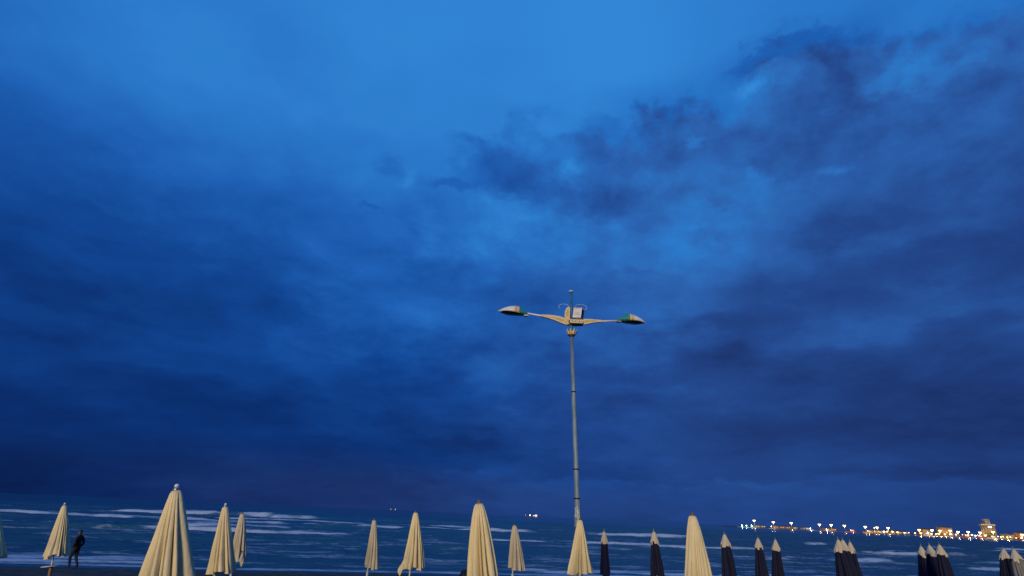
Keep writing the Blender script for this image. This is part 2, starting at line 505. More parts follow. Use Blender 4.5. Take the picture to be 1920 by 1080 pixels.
# ------------------------------------------------------------------ sea
def make_sea():
    ys = [29.0]
    while ys[-1] < 330:
        ys.append(ys[-1] * 1.0052)
    while ys[-1] < 26000:
        ys.append(ys[-1] * 1.05)
    C = np.array(ys)                                  # c = y - 0.22 x, parallel to the shore
    us = np.linspace(-1.0, 1.0, 440)
    Uu, Cc = np.meshgrid(us, C)
    X = Uu * (Cc * 1.28 + 14.0)
    Y = Cc + 0.22 * X * np.clip(1.0 - (Cc - 150) / 3000.0, 0, 1)
    wob = (fbm(X * 0.018 + 3, Cc * 0.004, 3, 5) - 0.5)
    Z = np.zeros_like(X)
    F = np.zeros_like(X)
    # swell
    fade = sstep(34, 60, Cc) * (1 - sstep(1200, 3000, Cc))
    Z += fade * 0.16 * np.sin((Cc + wob * 26) * 2 * math.pi / 21.0 + 3 * (fbm(X * 0.03, Cc * 0.02, 2, 31) - .5))
    Z += fade * (fbm(X * 0.07, Cc * 0.24, 5, 12) - 0.5) * 0.80
    Z += sstep(30, 40, Cc) * (1 - sstep(200, 500, Cc)) * (fbm(X * 0.5, Cc * 1.5, 3, 14) - 0.5) * 0.20
    # lines of breakers: distance, height, share of the line that is breaking, wobble, front width
    bands = [(36.2, 0.07, 0.95, 2.2, 0.8), (41.5, 0.06, 0.35, 3.0, 0.8), (48.0, 0.12, 0.42, 4.0, 1.0), (57.0, 0.20, 0.62, 7.0, 1.4),
             (65.0, 0.22, 0.34, 7.0, 1.3), (75.5, 0.42, 0.86, 9.0, 1.15), (93.0, 0.42, 0.42, 12.0, 2.0), (84.0, 0.25, 0.5, 9.0, 1.0), (103.0, 0.3, 0.45, 12.0, 1.2), (116.0, 0.66, 0.86, 22.0, 2.0), (129.0, 0.3, 0.4, 18.0, 1.5),
             (141.0, 0.50, 0.22, 22.0, 2.6), (168.0, 1.0, 0.60, 26.0, 2.8), (215.0, 0.6, 0.12, 30.0, 4.0)]
    for i, (c0, hgt, share, wobble, wid) in enumerate(bands):
        line = c0 + wobble * (fbm(X * (1.1 / c0) + i * 7.7, X * 0 + i * 3.1, 3, 40 + i) - 0.5) + 2.4 * wid * (fbm(X * 0.16, X * 0 + i, 4, 60 + i) - 0.5)
        s = Cc - line                                  # >0 is seaward
        along = fbm(X * (2.4 / c0) + i * 13.1, X * 0 + 0.37 * i, 3, 80 + i)
        brk = sstep(1 - share + 0.02, 1 - share + 0.22, 0.5 + (along - 0.5) * 1.9)
        brk = brk * (0.12 + 0.88 * sstep(0.40, 0.58, fbm(X * (10.0 / c0), Cc * (1.5 / wid) * .1 + i, 4, 70 + i)))
        rise = sstep(-wid * 0.9, wid * 0.25, s) * (1 - sstep(wid * 0.3, wid * 5.0, s))
        tall = 0.55 + 0.75 * fbm(X * (3.5 / c0), X * 0, 2, 90 + i)
        Z += hgt * rise * tall * (0.55 + 0.45 * brk)
        rag = fbm(X * 0.55, Cc * 0.9, 4, 100 + i)
        thick = 0.25 + 1.5 * fbm(X * (4.0 / c0) + 9, X * 0 + i, 3, 75 + i) ** 2
        front = sstep(-wid * 0.95, -wid * 0.45, s) * (1 - sstep(wid * (-.2 + 1.2 * rag) * thick, wid * (0.5 + 2.2 * rag) * thick, s))
        F = np.maximum(F, brk * front * (0.40 + 0.7 * rag))
        # long thin streaks left behind by the last wave
        trail = sstep(0, wid, s) * (1 - sstep(wid * 2, wid * 9, s)) * sstep(0.50, 0.66, fbm(X * 0.16, Cc * 1.1, 4, 120 + i))
        F = np.maximum(F, trail * 0.5 * (0.4 + brk))
    # thin wash at the very edge of the sand
    s = Cc - 34.3 - 1.3 * (fbm(X * 0.14, X * 0, 3, 150) - 0.5)
    F = np.maximum(F, sstep(-0.7, -0.2, s) * (1 - sstep(0.1, 0.9, s)) * (0.35 + 0.5 * fbm(X * 0.5, Cc * 1.5, 3, 151)))
    lace = sstep(0.52, 0.70, fbm(X * 0.22, Cc * 0.75, 5, 160)) * sstep(34, 38, Cc) * (1 - sstep(72, 98, Cc))
    F = np.maximum(F, lace * 0.34)
    Z = SEA + Z
    nr, nc = X.shape
    vs = np.stack([X.ravel(), Y.ravel(), Z.ravel()], 1)
    i = np.arange(nr * nc).reshape(nr, nc)
    fs = np.stack([i[:-1, :-1].ravel(), i[:-1, 1:].ravel(), i[1:, 1:].ravel(), i[1:, :-1].ravel()], 1)
    m = bpy.data.materials.new('sea_water')
    m.use_nodes = True
    t = NT(m.node_tree)
    out = t.n('ShaderNodeOutputMaterial')
    wt = t.n('ShaderNodeBsdfPrincipled')
    co = t.n('ShaderNodeTexCoord').outputs['Object']
    wt.inputs['Base Color'].default_value = (0.026, 0.092, 0.098, 1)
    wt.inputs['Roughness'].default_value = 0.13
    wt.inputs['IOR'].default_value = 1.33
    mp = t.n('ShaderNodeMapping')
    t.put(mp.inputs['Vector'], co)
    mp.inputs['Scale'].default_value = (0.5, 1.4, 1.0)
    mp.inputs['Rotation'].default_value = (0, 0, math.radians(-12.4))
    b = t.n('ShaderNodeBump')
    b.inputs['Strength'].default_value = 0.75
    b.inputs['Distance'].default_value = 0.25
    t.put(b.inputs['Height'], t.noise(mp.outputs[0], 0.9, 7, 0.62, 0.3).outputs['Fac'])
    t.put(wt.inputs['Normal'], b.outputs[0])
    fo = t.n('ShaderNodeBsdfPrincipled')
    fo.inputs['Base Color'].default_value = (0.62, 0.68, 0.70, 1)
    fo.inputs['Roughness'].default_value = 0.85
    fo.inputs['Specular IOR Level'].default_value = 0.2
    at = t.n('ShaderNodeAttribute', attribute_name='foam')
    fn = t.noise(mp.outputs[0], 3.2, 6, 0.65).outputs['Fac']
    fn2 = t.noise(mp.outputs[0], 0.55, 4, 0.6).outputs['Fac']
    thr = t.math('MULTIPLY_ADD', t.math('SUBTRACT', fn, 0.5), 1.0, at.outputs['Fac'])
    thr = t.math('MULTIPLY_ADD', t.math('SUBTRACT', fn2, 0.5), 0.7, thr)
    fac = t.math('MULTIPLY', t.smooth(thr, 0.12, 0.78), t.smooth(at.outputs['Fac'], 0.0, 0.15))
    mx = t.n('ShaderNodeMixShader')
    t.put(mx.inputs[0], fac)
    t.t.links.new(wt.outputs[0], mx.inputs[1])
    t.t.links.new(fo.outputs[0], mx.inputs[2])
    t.t.links.new(mx.outputs[0], out.inputs[0])
    o = link('sea', vs.tolist(), fs.tolist(), m, None, True)
    at_ = o.data.attributes.new('foam', 'FLOAT', 'POINT')
    at_.data.foreach_set('value', np.clip(F, 0, 1.1).astype(np.float32).ravel())
    tag(o, 'dark blue sea with lines of white breakers', 'sea', kind='structure')


make_sea()

# ------------------------------------------------------------------ closed beach umbrellas
CREAM = lin(234, 216, 168)
M_cream = mat('cream_canvas', CREAM, 0.9, var=0.11, vscale=3.5, bump=0.55, bscale=16.0, stretch=(1, 1, .35), spec=.15)
M_pale = mat('pale_canvas', lin(205, 192, 164), 0.9, var=0.11, vscale=3.5, bump=0.55, bscale=16.0, stretch=(1, 1, .35), spec=.15)
M_grey = mat('grey_canvas', lin(128, 126, 120), 0.9, var=0.08, vscale=5.0, bump=0.55, bscale=16.0, spec=.15)
M_navy = mat('navy_canvas', (0.014, 0.015, 0.042, 1), 0.8, var=0.18, vscale=7.0, bump=0.3, bscale=150.0, spec=.2)
M_pole = mat('painted_pole', lin(205, 205, 200), 0.45, var=0.08, vscale=3.0)
M_wood = mat('wood_pole', lin(150, 112, 74), 0.7, var=0.2, vscale=9.0, stretch=(4, 4, .4))
M_metal = mat('dull_metal', lin(150, 155, 160), 0.35, metal=0.8, var=0.1)
M_knob = mat('white_plastic', lin(228, 228, 225), 0.35, var=0.03)
M_brown = mat('brown_cap', lin(120, 100, 82), 0.6, var=0.15)
M_tray = mat('white_tray', lin(208, 210, 214), 0.4, var=0.05)


def canopy_mesh(r, H, drop, hl, hr, t0=0.0, t1=1.0, top_r=0.052, lobes=14, depth=0.5, rows=44, per=16, tip=0.16,
                scale=1.0, zig=0.0, belly=1.0, phase=None, dome=0.06):
    """pleated cloth hanging round the pole; hl / hr are the half widths of the hem left and right of the pole"""
    ph = r.uniform(0, 6.28) if phase is None else phase
    w_ = [r.uniform(0.35, 1.0) if r.random() < .65 else r.uniform(1.2, 2.4) for _ in range(lobes)]
    tot = sum(w_)
    edges = [0.0]
    for q in w_:
        edges.append(edges[-1] + q / tot)
    dep = [r.uniform(0.25, 0.8) if r.random() < .45 else r.uniform(1.0, 2.0) for _ in range(lobes)]
    skew = [r.uniform(0.6, 1.7) for _ in range(lobes)]
    sharp = [r.uniform(0.2, 0.5) for _ in range(lobes)]
    puff = [r.uniform(-0.13, 0.13) for _ in range(lobes)]
    hang = [r.uniform(-0.055, 0.055) for _ in range(lobes)]
    twist = r.uniform(-0.35, 0.35)
    sway = [(r.uniform(-.12, .12), r.uniform(2, 5), r.uniform(0, 6)) for _ in range(lobes)]
    e2, p2 = r.uniform(0.04, 0.10), r.uniform(0, 6.28)
    n = lobes * per
    cx, hw = (hr - hl) / 2, (hr + hl) / 2
    vs, fs = [], []
    for j in range(rows + 1):
        t = t0 + (t1 - t0) * j / rows
        g = (1 - math.exp(-t / tip)) * dome + (1 - dome) * t ** (1.0 / belly)
        g = g / ((1 - math.exp(-1 / tip)) * dome + (1 - dome))
        R = top_r + (hw - top_r) * g
        for k in range(lobes):
            for s in range(per):
                f0 = s / per
                a0 = edges[k] + (edges[k + 1] - edges[k]) * f0
                aa, bb, cc = sway[k]
                th = 2 * math.pi * a0 + ph + twist * t + aa * t * math.sin(bb * t + cc)
                fq = f0 ** skew[k]
                ridge = max(0.0, math.sin(math.pi * fq)) ** sharp[k]
                dd = min(.82, depth * dep[k] * (0.22 + 0.78 * min(1.0, t * 1.9)))
                rr = R * (1 - dd * (1 - ridge)) * (1 + e2 * t * math.sin(2 * th + p2))
                rr *= 1 + 0.02 * math.sin(13 * t + 5 * k) * t + puff[k] * t * t * ridge
                rr *= 1 + (scale - 1) * (t / t1)
                if j == 0 and t0 == 0:
                    rr *= 0.8
                z = H - 0.05 - drop * t
                if j == rows:
                    z += hang[k] - zig * ridge
                elif t > 0.9:
                    z += (hang[k] - zig * ridge) * ((t - 0.9) / 0.1) * (1 if t1 > .95 else 0)
                vs.append((cx * t + rr * math.cos(th), rr * math.sin(th) * 0.92, z))
    for j in range(rows):
        for k in range(n):
            k2 = (k + 1) % n
            fs.append((j * n + k, (j + 1) * n + k, (j + 1) * n + k2, j * n + k2))
    fs.append(tuple(range(n)))
    return vs, fs


def lean_to(o, lean, H):
    o.rotation_euler = (0, math.atan2(lean, H), 0)


def umbrella(idx, kind, x, y, H, lean, drop, hl, hr, label, finial='metal', tray=False, flap=None, canvas=None, **kw):
    r = rnd(100 + idx)
    z = ground(x, y)
    hl, hr = max(hl, 0.11), max(hr, 0.11)
    root = empty('closed_umbrella', (x, y, z), label, 'umbrella',
                 'closed cream beach umbrellas' if kind == 'c' else 'closed navy beach umbrellas')
    lean_to(root, lean, H)
    root.rotation_euler.x = math.radians(r.uniform(-3.0, 2.0) * min(1.0, (y / 16.0) ** 2))
    MB().tube([(0, 0, -0.25), (0, 0, 0.62), (0, 0, H - 0.03)], [0.021, 0.019, 0.017], 12).build('pole', M_pole, root, True)
    MB().lathe([(0.026, 0.28), (0.034, 0.30), (0.034, 0.62), (0.026, 0.64)], 12).build('pole_sleeve', M_wood if tray else M_pole, root, True)
    if kind == 'c':
        vs, fs = canopy_mesh(r, H, drop - 0.05, hl, hr, **kw)
        link('canopy', vs, fs, canvas or M_cream, root, True)
    else:
        ph = r.uniform(0, 6.28)
        seed = r.randint(0, 99999)
        body = M_navy if kind == 'n' else M_grey
        kw.setdefault('lobes', 11)
        vs, fs = canopy_mesh(rnd(seed), H, drop - 0.05, hl, hr, t0=0.205, depth=0.55, rows=36, phase=ph, dome=.26, tip=.16, **kw)
        link('canopy', vs, fs, body, root, True)
        vs, fs = canopy_mesh(rnd(seed), H, drop - 0.05, hl, hr, t0=0.0, t1=0.235, depth=0.34, rows=14, phase=ph, dome=.26, tip=.22,
                             scale=1.5, zig=0.035, top_r=0.032, **kw)
        link('top_cap', vs, fs, M_pale, root, True)
    if finial == 'metal':
        f_ = MB().lathe([(0.032, H - 0.062), (0.038, H - 0.045), (0.038, H - 0.025), (0.028, H - 0.018)], 16).build('finial', M_metal, root, True)
        MB().lathe([(0.024, H - 0.0175), (0.025, H + 0.006), (0.018, H + 0.016), (0.005, H + 0.019)], 14).build('finial_knob', M_knob, f_, True)
    elif finial == 'brown':
        MB().lathe([(0.034, H - 0.060), (0.032, H - 0.04), (0.022, H - 0.018), (0.016, H - 0.006), (0.006, H - 0.002)], 14).build('finial', M_brown, root, True)
    else:
        MB().lathe([(0.030, H - 0.060), (0.026, H - 0.03), (0.013, H), (0.013, H + 0.035), (0.005, H + 0.04)], 12).build('finial', M_metal, root, True)
    if tray:
        MB().lathe([(0.02, 0.60), (0.19, 0.60), (0.205, 0.607), (0.205, 0.622), (0.19, 0.626), (0.03, 0.622)], 32).build('tray', M_tray, root, False)
    if flap:
        # a corner of cloth that came loose and hangs out of the bundle
        fx, fz, w_, h_, dirn = flap
        vs, fs, N = [], [], 9
        for side in (0, 1):
            for a in range(N):
                for b_ in range(N):
                    u, v = a / (N - 1), b_ / (N - 1)
                    px_ = fx + dirn * w_ * u * (0.35 + 0.65 * math.sin(math.pi * min(1, v * 0.75 + 0.1)))
                    py_ = -0.17 + 0.05 * math.sin(4 * v + 2 * u) + 0.05 * u + side * 0.006
                    pz_ = fz + h_ * (0.5 - v) - 0.10 * u * u + 0.03 * math.sin(5 * u)
                    vs.append((px_, py_, pz_))
        q = N * N
        for a in range(N - 1):
            for b_ in range(N - 1):
                i = a * N + b_
                fs.append((i, i + 1, i + N + 1, i + N))
                fs.append((q + i, q + i + N, q + i + N + 1, q + i + 1))
        rim = [a * N for a in range(N)] + [(N - 1) * N + b_ for b_ in range(1, N)] + [a * N + N - 1 for a in range(N - 2, -1, -1)] + [b_ for b_ in range(N - 2, 0, -1)]
        for k in range(len(rim)):
            a, b_ = rim[k], rim[(k + 1) % len(rim)]
            fs.append((a, q + a, q + b_, b_))
        link('loose_flap', vs, fs, canvas or M_cream, root, True)
    return root


UMB = [
     ('c', -12.29, 14.83, 1.986, -0.625, 1.22, 0.257, 0.374) ,
     ('c', -10.978, 15.0, 2.051, -0.275, 1.22, 0.212, 0.389) ,
     ('c', -3.27, 6.27, 2.08, -0.301, 0.887, 0.228, 0.283) ,
     ('c', -5.447, 11.78, 2.066, -0.147, 1.22, 0.152, 0.413) ,
     ('c', -7.343, 16.68, 2.024, -0.042, 1.22, 0.044, 0.367) ,
     ('c', -3.608, 16.54, 1.98, 0.013, 1.22, 0.111, 0.341) ,
     ('c', -2.087, 14.1, 2.15, -0.008, 1.22, 0.205, 0.418) ,
     ('c', -0.107, 6.98, 2.08, -0.182, 0.828, 0.154, 0.209) ,
     ('c', 0.388, 17.93, 1.997, 0.014, 1.22, 0.167, 0.406) ,
     ('c', 1.92, 14.51, 2.13, 0.042, 1.22, 0.31, 0.322) ,
     ('c', 2.707, 8.34, 2.08, 0.04, 0.82, 0.164, 0.231) ,
     ('n', 3.197, 17.96, 1.925, -0.049, 1.22, 0.176, 0.144) ,
     ('n', 4.495, 17.1, 1.963, -0.024, 1.203, 0.168, 0.198) ,
     ('n', 6.415, 16.6, 1.954, -0.035, 1.102, 0.223, 0.208) ,
     ('n', 8.594, 19.6, 1.906, 0.041, 1.174, 0.246, 0.193) ,
     ('n', 9.396, 20.2, 1.881, 0.053, 1.16, 0.235, 0.199) ,
     ('n', 9.879, 17.0, 1.927, -0.092, 0.989, 0.245, 0.245) ,
     ('n', 10.414, 17.6, 1.927, -0.09, 1.01, 0.222, 0.206) ,
     ('n', 11.999, 20.0, 1.898, -0.078, 1.083, 0.216, 0.144) ,
     ('n', 14.623, 20.5, 1.849, 0.062, 0.977, 0.223, 0.26) ,
     ('n', 13.948, 19.0, 1.88, -0.012, 0.937, 0.241, 0.241) ,
     ('n', 13.341, 17.8, 1.895, 0.081, 0.895, 0.226, 0.194) ,
     ('n', 16.302, 19.2, 1.867, 0.223, 0.857, 0.192, 0.209) ,
     ('g', 16.366, 18.6, 1.858, -0.001, 0.813, 0.305, 0.271) ,
]

OPT = [
    dict(label='cream closed umbrella cut off by the left edge of the picture', finial='metal'),
    dict(label='cream closed umbrella with a round white tray on its pole, by the walker', finial='metal', tray=True, lobes=13),
    dict(label='largest and nearest cream closed umbrella on the left, with a silver cap', finial='metal', lobes=15, depth=.55, per=20),
    dict(label='cream closed umbrella with a silver cap, overlapping a smaller one behind it', finial='metal', lobes=15),
    dict(label='small cream closed umbrella half hidden behind a larger one, a flap sticking out right', finial='brown', lobes=13, canvas=M_pale, flap=(.22, .90, .12, .26, 1), dome=.2),
    dict(label='small slim cream closed umbrella with a smooth unruffled canopy', finial='brown', lobes=13, depth=.2, canvas=M_pale),
    dict(label='cream closed umbrella with a loose corner folded out at its lower left', finial='brown', lobes=12, flap=(-.10, 1.0, .16, .26, -1)),
    dict(label='big near cream closed umbrella with deep dark folds and a rounded tip, mid picture', finial=None, lobes=16, depth=.6, dome=.3, tip=.2, per=20),
    dict(label='small greyish cream closed umbrella just left of the lamp post', finial='brown', lobes=16, depth=.5, canvas=M_pale, dome=.2),
    dict(label='cream closed umbrella standing right in front of the lamp post foot', finial='brown', lobes=15),
    dict(label='big near cream closed umbrella with a brown tip, right of the lamp post', finial='brown', lobes=13, depth=.32, per=20, dome=.12),
    dict(label='slim navy closed umbrella with cream top, nearest to the lamp post'),
    dict(label='navy closed umbrella with cream top just left of the big near cream umbrella'),
    dict(label='navy closed umbrella with cream top just right of the big near cream umbrella'),
    dict(label='navy closed umbrella with cream top, left one of a close pair'),
    dict(label='navy closed umbrella with cream top, right one of a close pair'),
    dict(label='front navy closed umbrella of the tight overlapping cluster of three'),
    dict(label='middle navy closed umbrella of the tight overlapping cluster of three'),
    dict(label='rear navy closed umbrella of the tight overlapping cluster of three, mostly hidden'),
    dict(label='leftmost navy umbrella of the three standing below the bright quay'),
    dict(label='middle navy umbrella of the three standing below the bright quay'),
    dict(label='rightmost navy umbrella of the three standing below the bright quay'),
    dict(label='navy closed umbrella with cream top near the right picture edge'),
    dict(label='grey closed umbrella with a pale top at the right picture edge'),
]
for i, (row, op) in enumerate(zip(UMB, OPT)):
    kind, x, y, H, lean, drop, hl, hr = row
    k = 1.22 / drop
    if kind == 'g':                                    # stands a step nearer than its navy neighbour
        x, y, H, hl, hr = 14.98, 17.0, 1.84, .20, .20
    if kind == 'c':
        hl, hr = hl * .95, hr * .95
    op = dict(op)
    if 'finial' in op and op['finial'] is None:
        op['finial'] = 'brown'
    if kind != 'c':
        op['finial'] = 'spike'
    umbrella(i, kind, x, y, H, lean, 1.22, hl * (1 + (k - 1) * .85), hr * (1 + (k - 1) * .85), **op)

# ------------------------------------------------------------------ the street lamp on the beach
M_lpole = mat('lamp_pole_paint', lin(124, 146, 164), 0.55, var=0.22, vscale=2.6, stretch=(3, 3, .5), metal=.1)
M_teal = mat('teal_paint', lin(56, 142, 138), 0.45, var=0.1, vscale=5)
M_blue = mat('blue_mast_paint', lin(52, 112, 150), 0.45, var=0.12, vscale=4)
M_white = mat('white_enamel', lin(226, 226, 224), 0.35, var=0.05, vscale=6)
M_orange = mat('ochre_paint', lin(220, 184, 122), 0.55, var=0.14, vscale=5)
M_lcream = mat('cream_paint', lin(222, 206, 170), 0.55, var=0.08, vscale=6)
M_black = mat('black_rubber', (0.012, 0.012, 0.014, 1), 0.6, var=0.2)
M_glass = mat('dark_lamp_glass', (0.006, 0.008, 0.016, 1), 0.12, var=0.1, spec=.6)
M_paper = mat('torn_paper', lin(186, 200, 186), 0.9, var=0.25, vscale=30)

LX, LY = 2.36, 18.0
LZ = ground(LX, LY)
lamp = empty('street_lamp', (LX, LY, LZ), 'tall unlit twin-arm street lamp with green, white and ochre heads', 'street lamp')


def LP(x, z, y=0.0):
    """world x, z (metres) to the lamp's own frame"""
    return (x - LX, y, z - LZ)


def axis_x(z):
    return 2.36 + (2.17 - 2.36) * (z - 1.6) / (8.1 - 1.6)


pz = [LZ - 0.3, 1.2, 2.262, 3.138, 5.63, 7.66]
MB().tube([LP(axis_x(z), z) for z in pz], [.094, .092, .090, .084, .074, .064], 20).build('pole', M_lpole, lamp, True)
for z in (2.262, 3.138, 5.63):
    r_ = .098 if z < 4 else .082
    MB().lathe([(r_ - .008, -.022), (r_, -.018), (r_, .018), (r_ - .008, .022)], 20, LP(axis_x(z), z)).build('pole_band', M_black, lamp, True)
MB().tube([LP(axis_x(7.58), 7.58), LP(axis_x(7.63), 7.63)], .085, 18).build('collar_ring', M_black, lamp, True)
# the crown: a cup with a wreath of pointed leaves
cb = LP(axis_x(7.70), 7.635)
MB().lathe([(.075, 0), (.115, .03), (.135, .08), (.12, .13), (.07, .15)], 20, cb).build('crown_cup', M_orange, lamp, True)
for k in range(9):
    a = 2 * math.pi * k / 9 + .2
    ca, sa = math.cos(a), math.sin(a)
    pr = [(.125, .02, .045), (.155, .09, .05), (.175, .15, .03), (.20, .215, .004)]
    vs = []
    for q in (0, 1):
        for rad, zz, hw in pr:
            rad += q * .012
            vs += [(cb[0] + rad * ca - hw * sa, cb[1] + rad * sa + hw * ca, cb[2] + zz), (cb[0] + rad * ca + hw * sa, cb[1] + rad * sa - hw * ca, cb[2] + zz)]
    fs = []
    for q in range(3):
        i = q * 2
        fs += [(i, i + 1, i + 3, i + 2), (8 + i, 8 + i + 2, 8 + i + 3, 8 + i + 1), (i, i + 2, 8 + i + 2, 8 + i), (i + 1, 8 + i + 1, 8 + i + 3, i + 3)]
    link('crown_leaf', vs, fs, M_lcream if k % 2 else M_orange, lamp, True)
# neck and upper mast
MB().tube([LP(axis_x(7.78), 7.78), LP(2.175, 8.02)], [.05, .062], 16).build('neck', M_teal, lamp, True)
MB().tube([LP(2.175, 8.0), LP(2.172, 9.30)], [.056, .050], 16).build('upper_mast', M_blue, lamp, True)
MB().lathe([(.055, 0), (.095, .012), (.095, .03), (.06, .055), (.012, .07)], 18, LP(2.172, 9.30)).build('mast_cap', M_white, lamp, True)


def leaf(pts, half, y0, th, name, m, parent):
    """a pointed blade along the polyline pts, half widths in the x-z plane"""
    P_ = [Vector((p[0], 0, p[1])) for p in pts]
    up_, dn = [], []
    for i, p in enumerate(P_):
        t_ = (P_[min(i + 1, len(P_) - 1)] - P_[max(i - 1, 0)]).normalized()
        nrm = Vector((-t_.z, 0, t_.x))
        up_.append(p + nrm * half[i])
        dn.append(p - nrm * half[i])
    out = [(v.x, v.z) for v in up_] + [(v.x, v.z) for v in reversed(dn)]
    return MB().slab(out, y0 - th / 2, y0 + th / 2).build(name, m, parent)


def arm(sign, root_xz, mid_xz, tip_xz, end_xz):
    pts = []
    for k in range(9):
        q = k / 8
        a = Vector(root_xz) * (1 - q) ** 2 + Vector(mid_xz) * 2 * q * (1 - q) + Vector(tip_xz) * q * q
        pts.append((a.x - LX, a.y - LZ))
    hw = [.045, .085, .108, .112, .102, .086, .068, .048, .032]
    a_ = leaf(pts, hw, 0, .09, 'arm', M_lcream, lamp)
    leaf(pts[:-1], [h * .42 for h in hw[:-2]] + [.006], 0, .104, 'arm_inlay', M_orange, a_)
    MB().tube([(pts[-2][0], 0, pts[-2][1]), (pts[-1][0], 0, pts[-1][1]), (end_xz[0] - LX, 0, end_xz[1] - LZ)], [.03, .034, .03], 12).build('arm_pipe', M_white, a_, True)


arm(-1, (2.13, 8.04), (1.78, 8.28), (1.07, 8.33), (0.60, 8.40))
arm(1, (2.22, 8.04), (2.55, 8.20), (3.25, 8.22), (3.85, 8.27))
# upright fin beside the mast
fp = [(2.03 - LX, 8.02 - LZ), (1.99 - LX, 8.16 - LZ), (1.965 - LX, 8.32 - LZ), (1.97 - LX, 8.48 - LZ), (2.0 - LX, 8.60 - LZ), (2.03 - LX, 8.66 - LZ)]
fp = [(a + .05, b) for a, b in fp]
fin = leaf(fp, [.06, .082, .092, .09, .07, .03], -.09, .06, 'fin', M_lcream, lamp)
leaf(fp[:-1], [.03, .045, .052, .048, .02], -.09, .074, 'fin_inlay', M_orange, fin)
# equipment box with a dark door, strapped to the mast
rot = Matrix.Rotation(math.radians(8), 3, 'Y') @ Matrix.Rotation(math.radians(-24), 3, 'Z')
bx = Vector(LP(2.41, 8.40, -.12))
box_ = MB().box(bx, (.31, .26, .35), rot).build('equipment_box', M_white, lamp)
MB().box(bx + rot @ Vector((.161, -.01, .0)), (.012, .22, .30), rot).build('door', M_black, box_)
MB().box(bx + rot @ Vector((0, 0, .187)), (.34, .29, .022), rot).build('box_lid', M_lcream, box_)
for q in (-.06, .0):
    MB().box(bx + rot @ Vector((-.02, -.134, q)), (.22, .006, .010), rot).build('vent_slat', M_metal, box_)
br = MB().box(LP(2.33, 8.10, -.11), (.46, .24, .13)).build('bracket', M_lcream, lamp)
for q in (-.15, -.03, .10, .18):
    MB().lathe([(.022, 0), (.022, .02), (.01, .026)], 8, (LP(2.33, 8.10)[0] + q, -.235, LP(0, 8.09)[2])).build('bolt', M_black, br)
MB().box(LP(2.36, 8.015, -.11), (.40, .22, .035)).build('bracket_foot', M_black, br)
MB().box(LP(2.115, 8.10, -.14), (.09, .12, .10)).build('junction_box', M_black, lamp)
# two thin looping cables
for cxx, sg, rr in ((1.90, -1, .17), (2.52, 1, .19)):
    pts = []
    for k in range(15):
        a = math.radians(-10 + k * 17)
        pts.append(LP(cxx + sg * rr * -math.cos(a) * 1.1, 8.70 + rr * .62 * math.sin(a), -.05 + .02 * k / 15))
    MB().tube(pts, .006, 6).build('loop_cable', M_white, lamp, True)


def head(x_tip, z_tip, x_tail, z_tail, cuts, peak):
    """a drop-shaped lamp head lofted from tip to tail"""
    hd = empty('lamp_head', (0, 0, 0))
    hd.parent = lamp
    N = 30
    tip_, tail_ = Vector((x_tip - LX, 0, z_tip - LZ)), Vector((x_tail - LX, 0, z_tail - LZ))
    ax = tail_ - tip_
    nrm = Vector((-ax.z, 0, ax.x)).normalized()
    if nrm.z < 0:
        nrm = -nrm

    def prof(s):
        top = peak * (math.sin(math.pi * min(1.0, (s / 0.56)) / 2) ** 0.8 if s < .56 else math.cos(math.pi / 2 * ((s - .56) / .47)) ** 1.1 if s < 1.0 else .02)
        wid = .255 * (math.sin(math.pi * min(1, s / .5) / 2) ** 0.55 if s < .5 else 1 - .78 * ((s - .5) / .5) ** 1.4)
        return max(top, .03), max(wid, .012)

    def loft(s0, s1, name, m, sc_=1.0, par=hd):
        vs, fs, K = [], [], 14
        for i in range(N // 2 + 1):
            s = s0 + (s1 - s0) * i / (N // 2)
            top, wid = prof(s)
            c = tip_ + ax * s
            for k in range(K + 1):
                a = math.pi * k / K
                vs.append(c + nrm * (top * math.sin(a) * sc_) + Vector((0, wid * math.cos(a) * sc_, 0)))
        for i in range(N // 2):
            for k in range(K):
                q = i * (K + 1) + k
                fs.append((q, q + 1, q + K + 2, q + K + 1))
            fs.append((i * (K + 1) + K, i * (K + 1), (i + 1) * (K + 1), (i + 1) * (K + 1) + K))
        fs.append(tuple(range(K + 1)))
        fs.append(tuple((N // 2) * (K + 1) + k for k in range(K, -1, -1)))
        return link(name, vs, fs, m, par, True)

    loft(0.0, cuts[0], 'front_shell', M_white)
    loft(cuts[0] - .03, cuts[1], 'ochre_band', M_orange, 1.035)
    loft(cuts[1], cuts[2], 'cream_band', M_lcream, 1.06)
    loft(cuts[2] - .01, 1.0, 'tail_cover', M_teal, 1.10)
    # the glass sits in the flat underside
    vs, fs, K = [], [], 40
    for ring, (kk, dz_) in enumerate(((1.0, .010), (1.0, -.022), (.72, -.050), (.0, -.062))):
        for k in range(K):
            a = 2 * math.pi * k / K
            s = .40 + .31 * kk * math.cos(a)
            wdt = .20 * kk * math.sin(a)
            vs.append(tip_ + ax * s + nrm * dz_ + Vector((0, wdt, 0)))
    for rg in range(3):
        for k in range(K):
            k2 = (k + 1) % K
            fs.append((rg * K + k, (rg + 1) * K + k, (rg + 1) * K + k2, rg * K + k2))
    link('lens', vs, fs, M_glass, hd, True)
    c = tip_ + ax * .92
    MB().box(c - nrm * .035, (.16, .12, .06)).build('latch', M_metal, hd)


head(-.462, 8.425, .64, 8.335, (.56, .63, .69), .27)
head(4.831, 8.225, 3.80, 8.275, (.46, .53, .59), .265)
